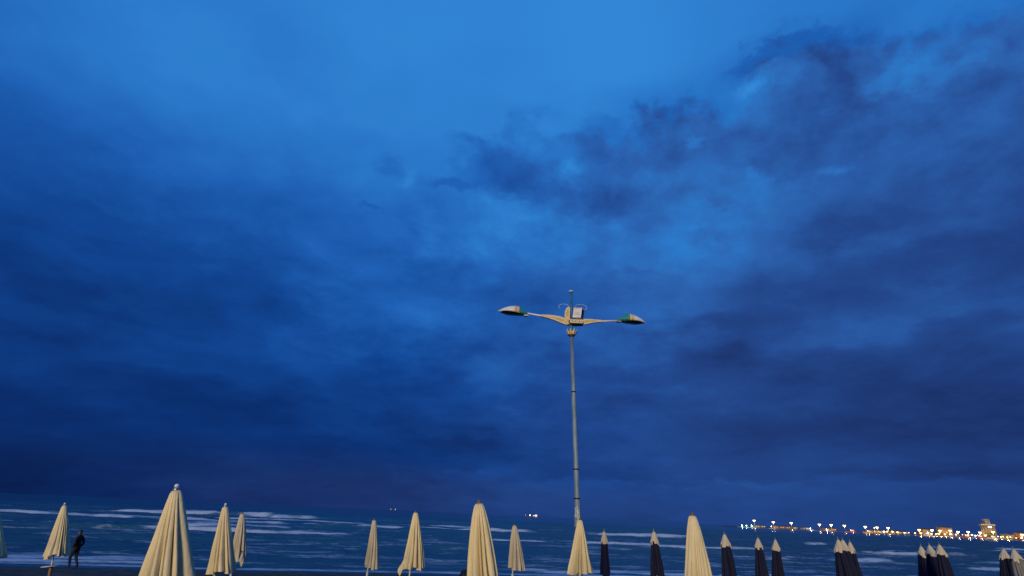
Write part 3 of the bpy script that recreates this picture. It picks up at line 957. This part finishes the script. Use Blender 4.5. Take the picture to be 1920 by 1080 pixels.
# torn bills pasted round the foot of the pole
rr_ = rnd(8)
for k, (z0, z1, a0, wd) in enumerate([(1.72, 2.0, -2.35, .34), (1.66, 2.03, -1.75, .30), (1.62, 1.95, -1.25, .26), (1.45, 1.80, -2.75, .22), (1.50, 1.64, -1.95, .34)]):
    vs, fs, n = [], [], 7
    for q in (0, 1):
        for i in range(n):
            for j in range(4):
                a = a0 + wd * (j / 3 - .5) * 1.6 + .05 * math.sin(i * 2 + k)
                zz = z0 + (z1 - z0) * i / (n - 1)
                rad = .094 + .004 + .016 * abs(math.sin(i * 1.3 + j + k)) * (i in (0, 1, n - 1)) + q * .002
                vs.append((LP(axis_x(zz), zz)[0] + rad * math.cos(a), rad * math.sin(a), zz - LZ + rr_.uniform(-.015, .015) * (1 - q)))
    for i in range(n - 1):
        for j in range(3):
            b_ = i * 4 + j
            fs += [(b_, b_ + 1, b_ + 5, b_ + 4), (n * 4 + b_, n * 4 + b_ + 4, n * 4 + b_ + 5, n * 4 + b_ + 1)]
    link('torn_paper', vs, fs, M_paper, lamp, True)


# ------------------------------------------------------------------ people
def skin_body(name, joints, edges, m, parent, root=0):
    bm = bmesh.new()
    lay = bm.verts.layers.skin.verify()
    vv = []
    for i, (p, rx, ry) in enumerate(joints):
        v = bm.verts.new(p)
        v[lay].radius = (rx, ry)
        v[lay].use_root = (i == root)
        vv.append(v)
    for a, b_ in edges:
        bm.edges.new((vv[a], vv[b_]))
    me = bpy.data.meshes.new(name)
    bm.to_mesh(me)
    bm.free()
    me.materials.append(m)
    o = bpy.data.objects.new(name, me)
    COL.objects.link(o)
    o.parent = parent
    s = o.modifiers.new('skin', 'SKIN')
    s.use_smooth_shade = True
    sb = o.modifiers.new('sub', 'SUBSURF')
    sb.levels = sb.render_levels = 2
    return o


M_dark = mat('dark_clothes', (0.022, 0.020, 0.022, 1), 0.9, var=0.35, vscale=4, bump=.6, bscale=14)
M_skin = mat('skin', lin(150, 112, 92), 0.6, var=0.05)
M_hair = mat('dark_hair', (0.008, 0.007, 0.007, 1), 0.55, var=0.2)
M_jkt = mat('dark_jacket', (0.016, 0.017, 0.024, 1), 0.85, var=0.2)


def head_mesh(c, s, facing, parent, hair_only=False):
    """a head with brow, nose, chin and ears, plus hair; facing is an angle about z"""
    ca, sa = math.cos(facing), math.sin(facing)

    def W(p):
        return (c[0] + s * (p[0] * ca - p[1] * sa), c[1] + s * (p[0] * sa + p[1] * ca), c[2] + s * p[2])

    def shell(inflate, keep, name, m):
        vs, fs, A, B = [], [], 20, 14
        for i in range(B + 1):
            ph = math.pi * i / B
            for k in range(A):
                th = 2 * math.pi * k / A
                x, y, z = math.sin(ph) * math.cos(th), math.sin(ph) * math.sin(th), math.cos(ph)
                X, Y, Z = x * .098, y * .078, z * .125
                if z < 0:
                    X *= 1 + .22 * z * (1 if x < 0 else .45)
                    Y *= 1 + .30 * z
                fr = max(0.0, math.cos(th)) ** 14 * math.sin(ph)
                if not inflate:
                    X += .024 * fr * math.exp(-((z + .18) / .16) ** 2) - .012 * max(0, math.cos(th)) ** 4 * math.exp(-((z - .08) / .12) ** 2)
                    X += .010 * fr * math.exp(-((z + .72) / .14) ** 2) + .006 * fr * math.exp(-((z + .48) / .07) ** 2)
                    er = max(0.0, abs(math.sin(th))) ** 30 * math.exp(-((z + .05) / .2) ** 2)
                    Y += math.copysign(.016 * er, y)
                X, Y, Z = X * (1 + inflate), Y * (1 + inflate), Z * (1 + inflate)
                vs.append(W((X, Y, Z)))
        for i in range(B):
            for k in range(A):
                k2 = (k + 1) % A
                th = 2 * math.pi * (k + .5) / A
                zc_ = math.cos(math.pi * (i + .5) / B)
                if keep(th, zc_):
                    fs.append((i * A + k, (i + 1) * A + k, (i + 1) * A + k2, i * A + k2))
        return link(name, vs, fs, m, parent, True)
    hd = shell(0.0, lambda th, z: True, 'head', M_skin)
    shell(0.085, lambda th, z: z > .42 or (math.cos(th) < .25 and z > -.45), 'hair', M_hair)
    return hd


# someone strolling along the water's edge, hands in the jacket pockets
gx, gy = -19.3, 27.35
wk = empty('person', (gx, gy, ground(gx, gy) - .01), 'person in dark clothes walking along the water edge', 'person')
wk.rotation_euler = (0, 0, math.radians(170))
wk.scale = (.9, .9, .9)
J = [((0, 0, .93), .125, .10), ((.01, 0, 1.10), .125, .10), ((.02, 0, 1.30), .15, .11), ((.02, 0, 1.42), .12, .09), ((.03, 0, 1.50), .055, .055), ((.045, 0, 1.56), .05, .05),
     ((0, .10, .86), .085, .09), ((.10, .11, .49), .062, .062), ((-.02, .11, .12), .045, .045), ((.0, .11, .045), .04, .045), ((.17, .115, .035), .032, .045),
     ((0, -.10, .86), .085, .09), ((-.02, -.11, .48), .062, .062), ((-.24, -.11, .15), .045, .045), ((-.27, -.11, .085), .04, .045), ((-.12, -.115, .035), .03, .045),
     ((.01, .19, 1.39), .065, .065), ((-.07, .26, 1.12), .052, .052), ((.05, .20, .95), .045, .045),
     ((.01, -.19, 1.39), .065, .065), ((-.07, -.26, 1.12), .052, .052), ((.05, -.20, .95), .045, .045)]
E = [(0, 1), (1, 2), (2, 3), (3, 4), (4, 5), (0, 6), (6, 7), (7, 8), (8, 9), (9, 10), (0, 11), (11, 12), (12, 13), (13, 14), (14, 15), (3, 16), (16, 17), (17, 18), (3, 19), (19, 20), (20, 21)]
J = [(p, rx * 1.15, ry * 1.15) for p, rx, ry in J]
skin_body('body', J, E, M_dark, wk)
head_mesh((.065, 0, 1.63), .95, 0, wk)

# someone sitting on a low chair behind the big middle umbrella; little more than the head is in the picture
sx, sy = -0.50, 8.95
sz = ground(sx, sy)
st = empty('person', (sx, sy, sz), 'dark-haired head of someone sitting low behind the big middle umbrella', 'person')
st.rotation_euler = (0, 0, math.radians(80))
J = [((-.05, 0, .42), .15, .12), ((-.08, 0, .58), .13, .10), ((-.10, 0, .76), .15, .11), ((-.09, 0, .87), .12, .085), ((-.07, 0, .95), .052, .052), ((-.055, 0, 1.0), .05, .05),
     ((.04, .10, .41), .09, .085), ((.40, .12, .45), .064, .064), ((.47, .12, .10), .045, .045), ((.47, .12, .045), .04, .045), ((.62, .13, .035), .03, .045),
     ((.04, -.10, .41), .09, .085), ((.40, -.12, .45), .064, .064), ((.47, -.12, .10), .045, .045), ((.47, -.12, .045), .04, .045), ((.62, -.13, .035), .03, .045),
     ((-.09, .19, .84), .065, .065), ((-.03, .25, .60), .05, .05), ((.20, .17, .53), .036, .036), ((.26, .15, .535), .035, .02),
     ((-.09, -.19, .84), .065, .065), ((-.03, -.25, .60), .05, .05), ((.20, -.17, .53), .036, .036), ((.26, -.15, .535), .035, .02)]
E = [(0, 1), (1, 2), (2, 3), (3, 4), (4, 5), (0, 6), (6, 7), (7, 8), (8, 9), (9, 10), (0, 11), (11, 12), (12, 13), (13, 14), (14, 15), (3, 16), (16, 17), (17, 18), (18, 19), (3, 20), (20, 21), (21, 22), (22, 23)]
for base, sg in ((19, 1), (23, -1)):
    bp = J[base][0]
    for k, ln in enumerate((.075, .085, .08, .065)):
        a = len(J)
        yy = bp[1] + sg * (.03 - .02 * k)
        J.append(((bp[0] + .035, yy, bp[2] + .004), .011, .010))
        J.append(((bp[0] + .035 + ln * .6, yy, bp[2] - .002), .009, .009))
        J.append(((bp[0] + .030 + ln, yy, bp[2] - .022), .008, .008))
        E += [(base, a), (a, a + 1), (a + 1, a + 2)]
    a = len(J)
    J.append(((bp[0] + .005, bp[1] - sg * .045, bp[2] - .005), .012, .011))
    J.append(((bp[0] + .045, bp[1] - sg * .065, bp[2] - .012), .009, .009))
    E += [(base, a), (a, a + 1)]
skin_body('body', J, E, M_jkt, st)
head_mesh((-.045, 0, 1.075), 1.0, 0, st)
ch = empty('folding_chair', (sx, sy, sz), 'low folding chair under the seated person behind the middle umbrella', 'chair')
ch.rotation_euler = st.rotation_euler
MB().box((.04, 0, .275), (.46, .48, .03)).build('seat', M_navy, ch)
MB().box((-.27, 0, .56), (.03, .46, .44), Matrix.Rotation(math.radians(-10), 3, 'Y')).build('backrest', M_navy, ch)
for s_ in (-1, 1):
    MB().tube([(-.22, s_ * .245, -.02), (.24, s_ * .245, .30)], .013, 8).build('leg', M_metal, ch, True)
    MB().tube([(.24, s_ * .262, -.02), (-.22, s_ * .262, .28), (-.31, s_ * .262, .80)], .013, 8).build('leg', M_metal, ch, True)

# ------------------------------------------------------------------ ships on the horizon
M_hull = mat('rust_red_hull', (0.10, 0.025, 0.02, 1), 0.6, var=0.25, vscale=.2)
M_ship = mat('ship_white', (0.6, 0.6, 0.58, 1), 0.5, var=0.1, vscale=.2)
M_port = mat('lit_windows', (0.8, 0.75, 0.65, 1), 0.5, emit=(1, .80, .60, 1), estr=2.0)
M_flood = mat('lit_deck_light', (0.8, 0.8, 0.75, 1), 0.5, emit=(1, .86, .70, 1), estr=4.0)
M_dim = mat('lit_far_light', (0.8, 0.8, 0.8, 1), 0.5, emit=(.75, .85, 1, 1), estr=.22)


def hull(L_, B_, D_, z0=-2.0):
    """ship's hull along x, bow at -x"""
    vs, fs, n = [], [], 14
    for i in range(n + 1):
        q = i / n
        x = -L_ / 2 + L_ * q
        b_ = B_ / 2 * min(1.0, (q / .22) ** .6 if q > 0 else 0.02) * (1.0 if q < .9 else 1 - .15 * (q - .9) / .1)
        sh = D_ + 2.2 * max(0, 1 - q / .2) ** 2 * D_ / 5 + .6 * max(0, (q - .85) / .15) * D_ / 5
        rk = -1.2 * max(0, 1 - q / .15) * D_ / 5
        vs += [(x + rk, -b_, sh), (x, -b_ * .8, z0), (x, b_ * .8, z0), (x + rk, b_, sh)]
    for i in range(n):
        a = i * 4
        fs += [(a, a + 1, a + 5, a + 4), (a + 1, a + 2, a + 6, a + 5), (a + 2, a + 3, a + 7, a + 6), (a + 3, a, a + 4, a + 7)]
    fs += [(0, 3, 2, 1), (n * 4, n * 4 + 1, n * 4 + 2, n * 4 + 3)]
    return vs, fs


shp = empty('cargo_ship', (126, 2500, SEA), 'cargo ship with a red hull and brightly lit deckhouse on the horizon', 'ship')
vs, fs = hull(56, 10, 3.6)
link('hull', vs, fs, M_hull, shp, False)
dk = MB().box((20, 0, 6.2), (10, 8, 5.2)).build('deckhouse', M_ship, shp)
for k in range(5):
    MB().box((16.4 + k * 1.8, -4.05, 7.4), (1.1, .12, 1.3)).build('window', M_port, dk)
MB().box((20, -4.1, 5.3), (9.2, .16, 2.2)).build('deck_light', M_flood, dk)
MB().box((20.5, 0, 9.6), (5, 7, 1.6)).build('bridge', M_ship, dk)
MB().tube([(22, 0, 10), (22, 0, 15)], .25, 8).build('mast', M_ship, shp)
MB().box((10, 0, 4.4), (8, 7, 1.6)).build('hatch_cover', M_hull, shp)
MB().box((10, -3.6, 4.9), (4, .2, 1.0)).build('deck_light', M_flood, shp)
cr = MB().tube([(-5, 0, 3), (-5, 0, 8.2)], .5, 8).build('crane_post', M_ship, shp)
MB().box((-5, -.7, 6.4), (4.2, .8, 3.4)).build('deck_light', M_flood, cr)
MB().box((-14, 0, 4.2), (9, 7, 1.4)).build('hatch_cover', M_hull, shp)
MB().tube([(-25, 0, 4), (-25, 0, 9)], .3, 8).build('fore_mast', M_ship, shp)
MB().box((-25, -.5, 7.2), (2.0, .6, 3.0)).build('bow_light', M_dim, shp)

fs_ = empty('far_ship', (-941, 5000, SEA), 'faint far ship with two pale lights on the horizon, left of the lamp', 'ship')
vs, fs = hull(60, 11, 3.4)
link('hull', vs, fs, mat('far_hull', (.03, .035, .05, 1), .7), fs_, False)
MB().box((20, 0, 5.5), (9, 9, 4.5)).build('deckhouse', M_ship, fs_)
for q, hh in ((-19, 8.5), (20, 10)):
    ms = MB().tube([(q, 0, 3), (q, 0, hh + 3)], .35, 8).build('mast', M_ship, fs_)
    MB().box((q, -1, hh), (5.5, 1, 6)).build('ship_light', M_dim, ms)

# ------------------------------------------------------------------ the harbour
MASTS = [ (429.7, 988.6, 9.7), (455.3, 974.2, 8.4), (478.8, 961.0, 8.3), (514.4, 940.9, 7.7), (528.9, 932.8, 7.9), (544.8, 923.9, 7.5), (569.3, 910.1, 7.2), (582.8, 902.5, 6.8), (595.3, 895.5, 6.8), (629.2, 876.3, 5.8), (643.0, 868.6, 6.1), (651.2, 864.0, 6.0), (661.9, 858.1, 6.6), (669.7, 853.6, 5.4), (680.1, 847.8, 6.0), (692.0, 841.1, 5.7), (705.0, 834.1, 7.4), (732.2, 818.4, 5.2) ]
SHEDS = [ ('grey', 428.7, 448.8, 982.8, 1.0), ('rust', 455.3, 483.1, 965.8, 2.5), ('cream', 480.8, 489.7, 956.7, 1.3), ('white', 496.7, 504.6, 948.1, 1.7), ('rust', 521.7, 539.8, 931.0, 0.2), ('cream', 578.5, 601.0, 897.9, 1.1), ('cream', 594.4, 622.4, 887.3, 0.7), ('tan', 635.5, 647.7, 869.6, 7.2), ('tan', 655.8, 671.0, 857.9, 10.9), ('silo', 698.1, 719.3, 833.8, 17.8), ('grey', 721.3, 731.3, 821.7, 4.9), ('orange', 729.1, 745.2, 816.0, 7.2) ]
BOATS = [ ('red', 538.7, 553.3, 908.3), ('yellow', 557.9, 572.3, 897.7), ('white', 624.4, 635.7, 860.9), ('red', 663.4, 676.1, 838.5), ('red', 673.5, 684.5, 833.4), ('white', 684.7, 698.0, 826.6) ]
LOW = [ (410.7, 990.6, 0.4, 'g'), (416.7, 987.2, 0.5, 'g'), (423.9, 983.2, 0.9, 'g'), (450.3, 968.4, 1.6, 'w'), (500.5, 940.1, 0.9, 'w'), (520.5, 928.9, 1.2, 'w'), (577.8, 897.2, 6.1, 'y'), (684.0, 836.7, 0.3, 'b'), (643.8, 859.2, -0.6, 'y'), (653.3, 853.8, -0.4, 'y'), (701.9, 826.6, -0.0, 'y'), (708.6, 822.8, 0.0, 'y'), (714.6, 819.3, -0.6, 'y') ]
QZ = SEA + 1.1                                         # top of the quay
M_quay = mat('quay_concrete', (0.10, 0.09, 0.085, 1), 0.9, var=0.25, vscale=.15)
M_warm = mat('warm_floodlight', (0.8, 0.7, 0.5, 1), 0.5, emit=(1, .60, .24, 1), estr=7.0)
SHED_M = {'grey': (.22, .22, .23, 1), 'rust': (.30, .14, .10, 1), 'cream': (.50, .40, .25, 1), 'white': (.6, .6, .58, 1),
          'tan': (.24, .17, .10, 1), 'silo': (.26, .21, .14, 1), 'orange': (.48, .22, .10, 1)}
LIGHT_C = {'g': (.55, 1, .80), 'w': (1, .93, .80), 'y': (1, .58, .17), 'b': (.70, .90, 1)}
low_m = {k: mat('quay_light_' + {'g': 'green', 'w': 'white', 'y': 'yellow', 'b': 'blue'}[k], c + (1,), .5, emit=c + (1,), estr=4.5) for k, c in LIGHT_C.items()}


def mole_y(x):
    return 1000.3 + (x - 407.6) * (796.4 - 1000.3) / (769.7 - 407.6)


def make_mole():
    xs = np.linspace(404, 900, 125)
    vs, fs = [], []
    rg = rnd(5)
    for x in xs:
        y = mole_y(x)
        j = [rg.uniform(-.5, .5) for _ in range(4)]
        vs += [(x, y - 11 + j[0], SEA - 1.5), (x, y - 8 + j[1], SEA + .5 + .3 * j[2]), (x, y - 5.5, QZ), (x, y + 60, QZ), (x, y + 64, SEA - 1.5)]
    for i in range(len(xs) - 1):
        for k in range(4):
            a = i * 5 + k
            fs.append((a, a + 5, a + 6, a + 1))
    fs.append((0, 1, 2, 3, 4))
    o = link('harbour_mole', vs, fs, M_quay)
    tag(o, 'long low dark harbour mole carrying the lights on the right', 'breakwater')


make_mole()


def glow(loc, power, col, parent):
    l_ = bpy.data.lights.new('lamp_light', 'POINT')
    l_.energy = power
    l_.color = col
    l_.shadow_soft_size = .4
    o = bpy.data.objects.new('lamp_light', l_)
    COL.objects.link(o)
    o.parent = parent
    o.location = loc
    return o


ORD = ['first', 'second', 'third', 'fourth', 'fifth', 'sixth', 'seventh', 'eighth', 'ninth', 'tenth', 'eleventh', 'twelfth', 'thirteenth', 'fourteenth',
       'fifteenth', 'sixteenth', 'seventeenth', 'eighteenth', 'nineteenth', 'twentieth', 'twenty-first', 'twenty-second', 'twenty-third', 'twenty-fourth', 'twenty-fifth', 'twenty-sixth']
M_mast = mat('galvanised_mast', (.35, .34, .32, 1), .5, metal=.4)
for i, (x, y, zt) in enumerate(MASTS):
    h = zt - QZ
    ms = empty('floodlight_mast', (x, y - 4.2, QZ), 'tall lit floodlight mast on the mole, %s from its seaward tip' % ORD[i], 'floodlight', 'lit floodlight masts on the mole')
    MB().tube([(0, 0, -.3), (0, 0, h)], [.22, .13], 8).build('mast', M_mast, ms, True)
    MB().box((0, 0, h), (3.4, .18, .18)).build('crossbar', M_mast, ms)
    for q in (-1.35, 0, 1.35):  # oversized heads set in a V carry the lens glare in their shape
        MB().slab([(q - .55, h - 1.2 + .8 * abs(q)), (q + .55, h - 1.2 + .8 * abs(q)), (q + .75, h + .25 + .6 * abs(q)), (q - .75, h + .25 + .6 * abs(q))], -.55, -.15).build('floodlight', M_warm, ms)
    glow((0, -1.2, h - 1.6), 1300.0, (1, .62, .28), ms)
for i, (x, y, z, c) in enumerate(LOW):
    z = max(z, QZ + 1.4)
    nm = {'g': 'low green-white beacon light at the tip of the mole, %s from the end' % ORD[min(i, 2)],
          'w': 'low white quay light, %s of those between the far masts' % ORD[max(0, i - 3)],
          'y': 'low yellow quay light, %s from the left along the mole' % ORD[max(0, i - 6)],
          'b': 'cold bluish white light low on the quay between the red boats and the silo'}[c]
    o = empty('quay_light', (x, y, QZ), nm, 'light', 'low quay lights')
    MB().tube([(0, 0, -.3), (0, 0, z - QZ)], .12, 8).build('post', M_mast, o, True)
    s_ = 1.2 if c in 'gb' else .85
    MB().lathe([(.35 * s_, 0), (s_ * .8, .35 * s_), (s_ * .8, 1.0 * s_), (.3 * s_, 1.35 * s_)], 10, (0, 0, z - QZ - .2)).build('lantern', low_m[c], o, True)
    glow((0, -1.6, z - QZ + .6), 2600.0, LIGHT_C[c], o)

rq = rnd(77)
for i in range(26):
    x = 588 + i * 6.0 + rq.uniform(-1.6, 1.6)
    o = empty('string_light', (x, mole_y(x) - 5.0 + rq.uniform(-.6, .6), QZ), 'small golden light of the string along the bright quay, %s from the left' % ORD[i], 'light', 'small golden quay lights')
    hh = rq.uniform(1.0, 2.2)
    MB().tube([(0, 0, -.2), (0, 0, hh)], .07, 6).build('post', M_mast, o, True)
    sz = rq.uniform(.8, 1.9)  # lanterns swollen to stand in for the bloom round the lamps
    MB().lathe([(.3 * sz, 0), (sz * .7, .25 * sz), (sz * .7, .8 * sz), (.25 * sz, 1.0 * sz)], 8, (0, 0, hh - .1)).build('lantern', low_m['y' if i % 4 else 'w'], o, True)

SL = ['long low grey shed at the far end of the mole', 'rust-coloured shed between the second and third masts', 'small bright cream hut right of the third mast',
      'small white hut between two far masts', 'low rust-coloured shed left of the red boat', 'long cream lit warehouse, left one of two in line',
      'long low cream lit warehouse, right one of two in line', 'narrow tan building behind the white boat', 'tall tan warehouse midway along the bright quay',
      'tall silo building with a grey tower on its roof', 'small grey shed right of the silo', 'orange lit building at the right picture edge']
M_win = mat('lit_shed_window', (.8, .7, .5, 1), .5, emit=(1, .60, .24, 1), estr=.6)
M_roof = mat('shed_roof', (.09, .085, .085, 1), .8, var=.2, vscale=.3)
M_shut = mat('shed_door', (.12, .10, .09, 1), .7, var=.2, vscale=.5)
for i, (c, x0, x1, y, zt) in enumerate(SHEDS):
    if i == 6:
        x0 = SHEDS[5][2] + 1.5
    if i in (1, 2, 10, 11):
        x0 = max(x0, SHEDS[i - 1][2] + 1.2)
    W_ = x1 - x0
    h = max(zt, QZ + 2.6) - QZ
    y = mole_y((x0 + x1) / 2) + 10
    dp = 12.0
    o = empty('silo_building' if c == 'silo' else 'harbour_shed', ((x0 + x1) / 2, y, QZ), SL[i], 'building')
    m = mat('wall_' + c, SHED_M[c], .8, var=.2, vscale=.25)
    if c == 'silo':
        n = 5
        for k in range(n):
            cxk = -W_ / 2 + W_ * (k + .5) / n
            MB().lathe([(W_ / n / 2 * .98, -.3), (W_ / n / 2 * .98, h - 2.0)], 20, (cxk, 0, 0)).build('silo_cell', m, o, True)
        gl = MB().box((0, 0, h - .8), (W_ * .98, W_ / n * 1.05, 2.2)).build('gallery', m, o)
        for k in range(9):
            MB().box((-W_ / 2 + W_ * (k + .5) / 9, -W_ / n * .53 - .03, h - .7), (1.0, .12, .8)).build('window', M_win, gl)
        tw = MB().box((W_ * .02, .5, h + 3.7), (W_ * .36, 4.6, 7.0)).build('tower', mat('tower_grey', (.28, .27, .27, 1), .85, var=.2, vscale=.3), o)
        for k in range(3):
            for q in range(2):
                MB().box((W_ * .02 + (k - 1) * 2.0, -1.83, h + 2.2 + q * 2.8), (.9, .12, 1.1)).build('window', M_shut, tw)
        sg = MB().box((W_ * .06, -W_ / n * .53 - .5, h - 3.4), (5.0, .3, 1.3)).build('lit_sign', M_flood, o)
        hp = MB().tube([(W_ * .06, -W_ / n * .53 - .35, h - 4.6), (W_ * .06, -W_ / n * .53 - .35, h - 2.4)], .12, 8).build('sign_post', M_mast, o)
        glow((W_ * .06, -9, h - 5), 500, (1, .8, .5), o)
    else:
        MB().box((0, 0, h / 2 - .15), (W_, dp, h + .3)).build('wall', m, o)
        ov = .4
        rf = MB()
        rise = min(1.6, W_ * .1 + .4)
        rf.add([(-W_ / 2 - ov, -dp / 2 - ov, h + .16), (W_ / 2 + ov, -dp / 2 - ov, h + .16), (W_ / 2 + ov, dp / 2 + ov, h + .16), (-W_ / 2 - ov, dp / 2 + ov, h + .16),
                (-W_ / 2 - ov, 0, h + rise + .16), (W_ / 2 + ov, 0, h + rise + .16)], [(0, 3, 2, 1), (0, 1, 5, 4), (2, 3, 4, 5), (0, 4, 3), (1, 2, 5)])
        rf.build('roof', M_roof, o)
        nb = max(2, int(W_ / 3.2))
        for k in range(nb):
            xx = -W_ / 2 + W_ * (k + .5) / nb
            if (k + i) % 3 == 0:
                MB().box((xx, -dp / 2 - .03, 1.0), (1.7, .14, 2.2)).build('door', M_shut, o)
            else:
                MB().box((xx, -dp / 2 - .03, min(h - .8, 1.7)), (1.2, .12, .8)).build('window', M_win, o)
            if h > 5:
                for q in range(1, int(h / 3)):
                    MB().box((xx, -dp / 2 - .03, 1.7 + q * 3), (1.1, .12, 1.1)).build('window', M_win if (k * 3 + q) % 4 == 0 else M_shut, o)

BL = ['red lit boat moored below the sixth mast', 'yellow lit boat moored right of the red boat', 'white boat moored at the start of the bright quay',
      'red-hulled boat on the bright quay, left one of two', 'red-hulled boat on the bright quay, right one of two', 'white boat moored just left of the silo']
HM = {'red': (.42, .05, .035, 1), 'yellow': (.55, .33, .05, 1), 'white': (.65, .64, .6, 1)}
for i, (c, x0, x1, y) in enumerate(BOATS):
    if i > 3:
        x0, x1 = x0 + 4.2, x1 + 4.2
    W_ = x1 - x0
    y = mole_y((x0 + x1) / 2) - 16
    o = empty('moored_boat', ((x0 + x1) / 2, y, SEA), BL[i], 'boat', 'boats moored along the mole')
    vs, fs = hull(W_, W_ * .26, 1.5, -.7)
    link('hull', vs, fs, mat('hull_' + c, HM[c], .5, var=.15, vscale=.4), o)
    cb_ = MB().box((W_ * .16, 0, 2.5), (W_ * .28, W_ * .17, 2.2)).build('cabin', M_ship, o)
    for k in range(3):
        MB().box((W_ * .16 + (k - 1) * W_ * .085, -W_ * .085 - .04, 2.8), (W_ * .06, .1, .7)).build('window', M_win, cb_)
    MB().tube([(-W_ * .1, 0, 1.2), (-W_ * .1, 0, 6.0)], .1, 8).build('mast', M_mast, o, True)
    MB().box((W_ * .16, 0, 3.75), (W_ * .33, W_ * .2, .2)).build('cabin_roof', mat('hull_' + c, HM[c]), cb_)
    MB().box((-W_ * .02, -.5, 3.3), (.7, .4, .6)).build('deck_lamp', M_warm if c != 'white' else M_flood, o)
    glow((-W_ * .05, -5.5, 5.5), 900, (1, .62, .32), o)
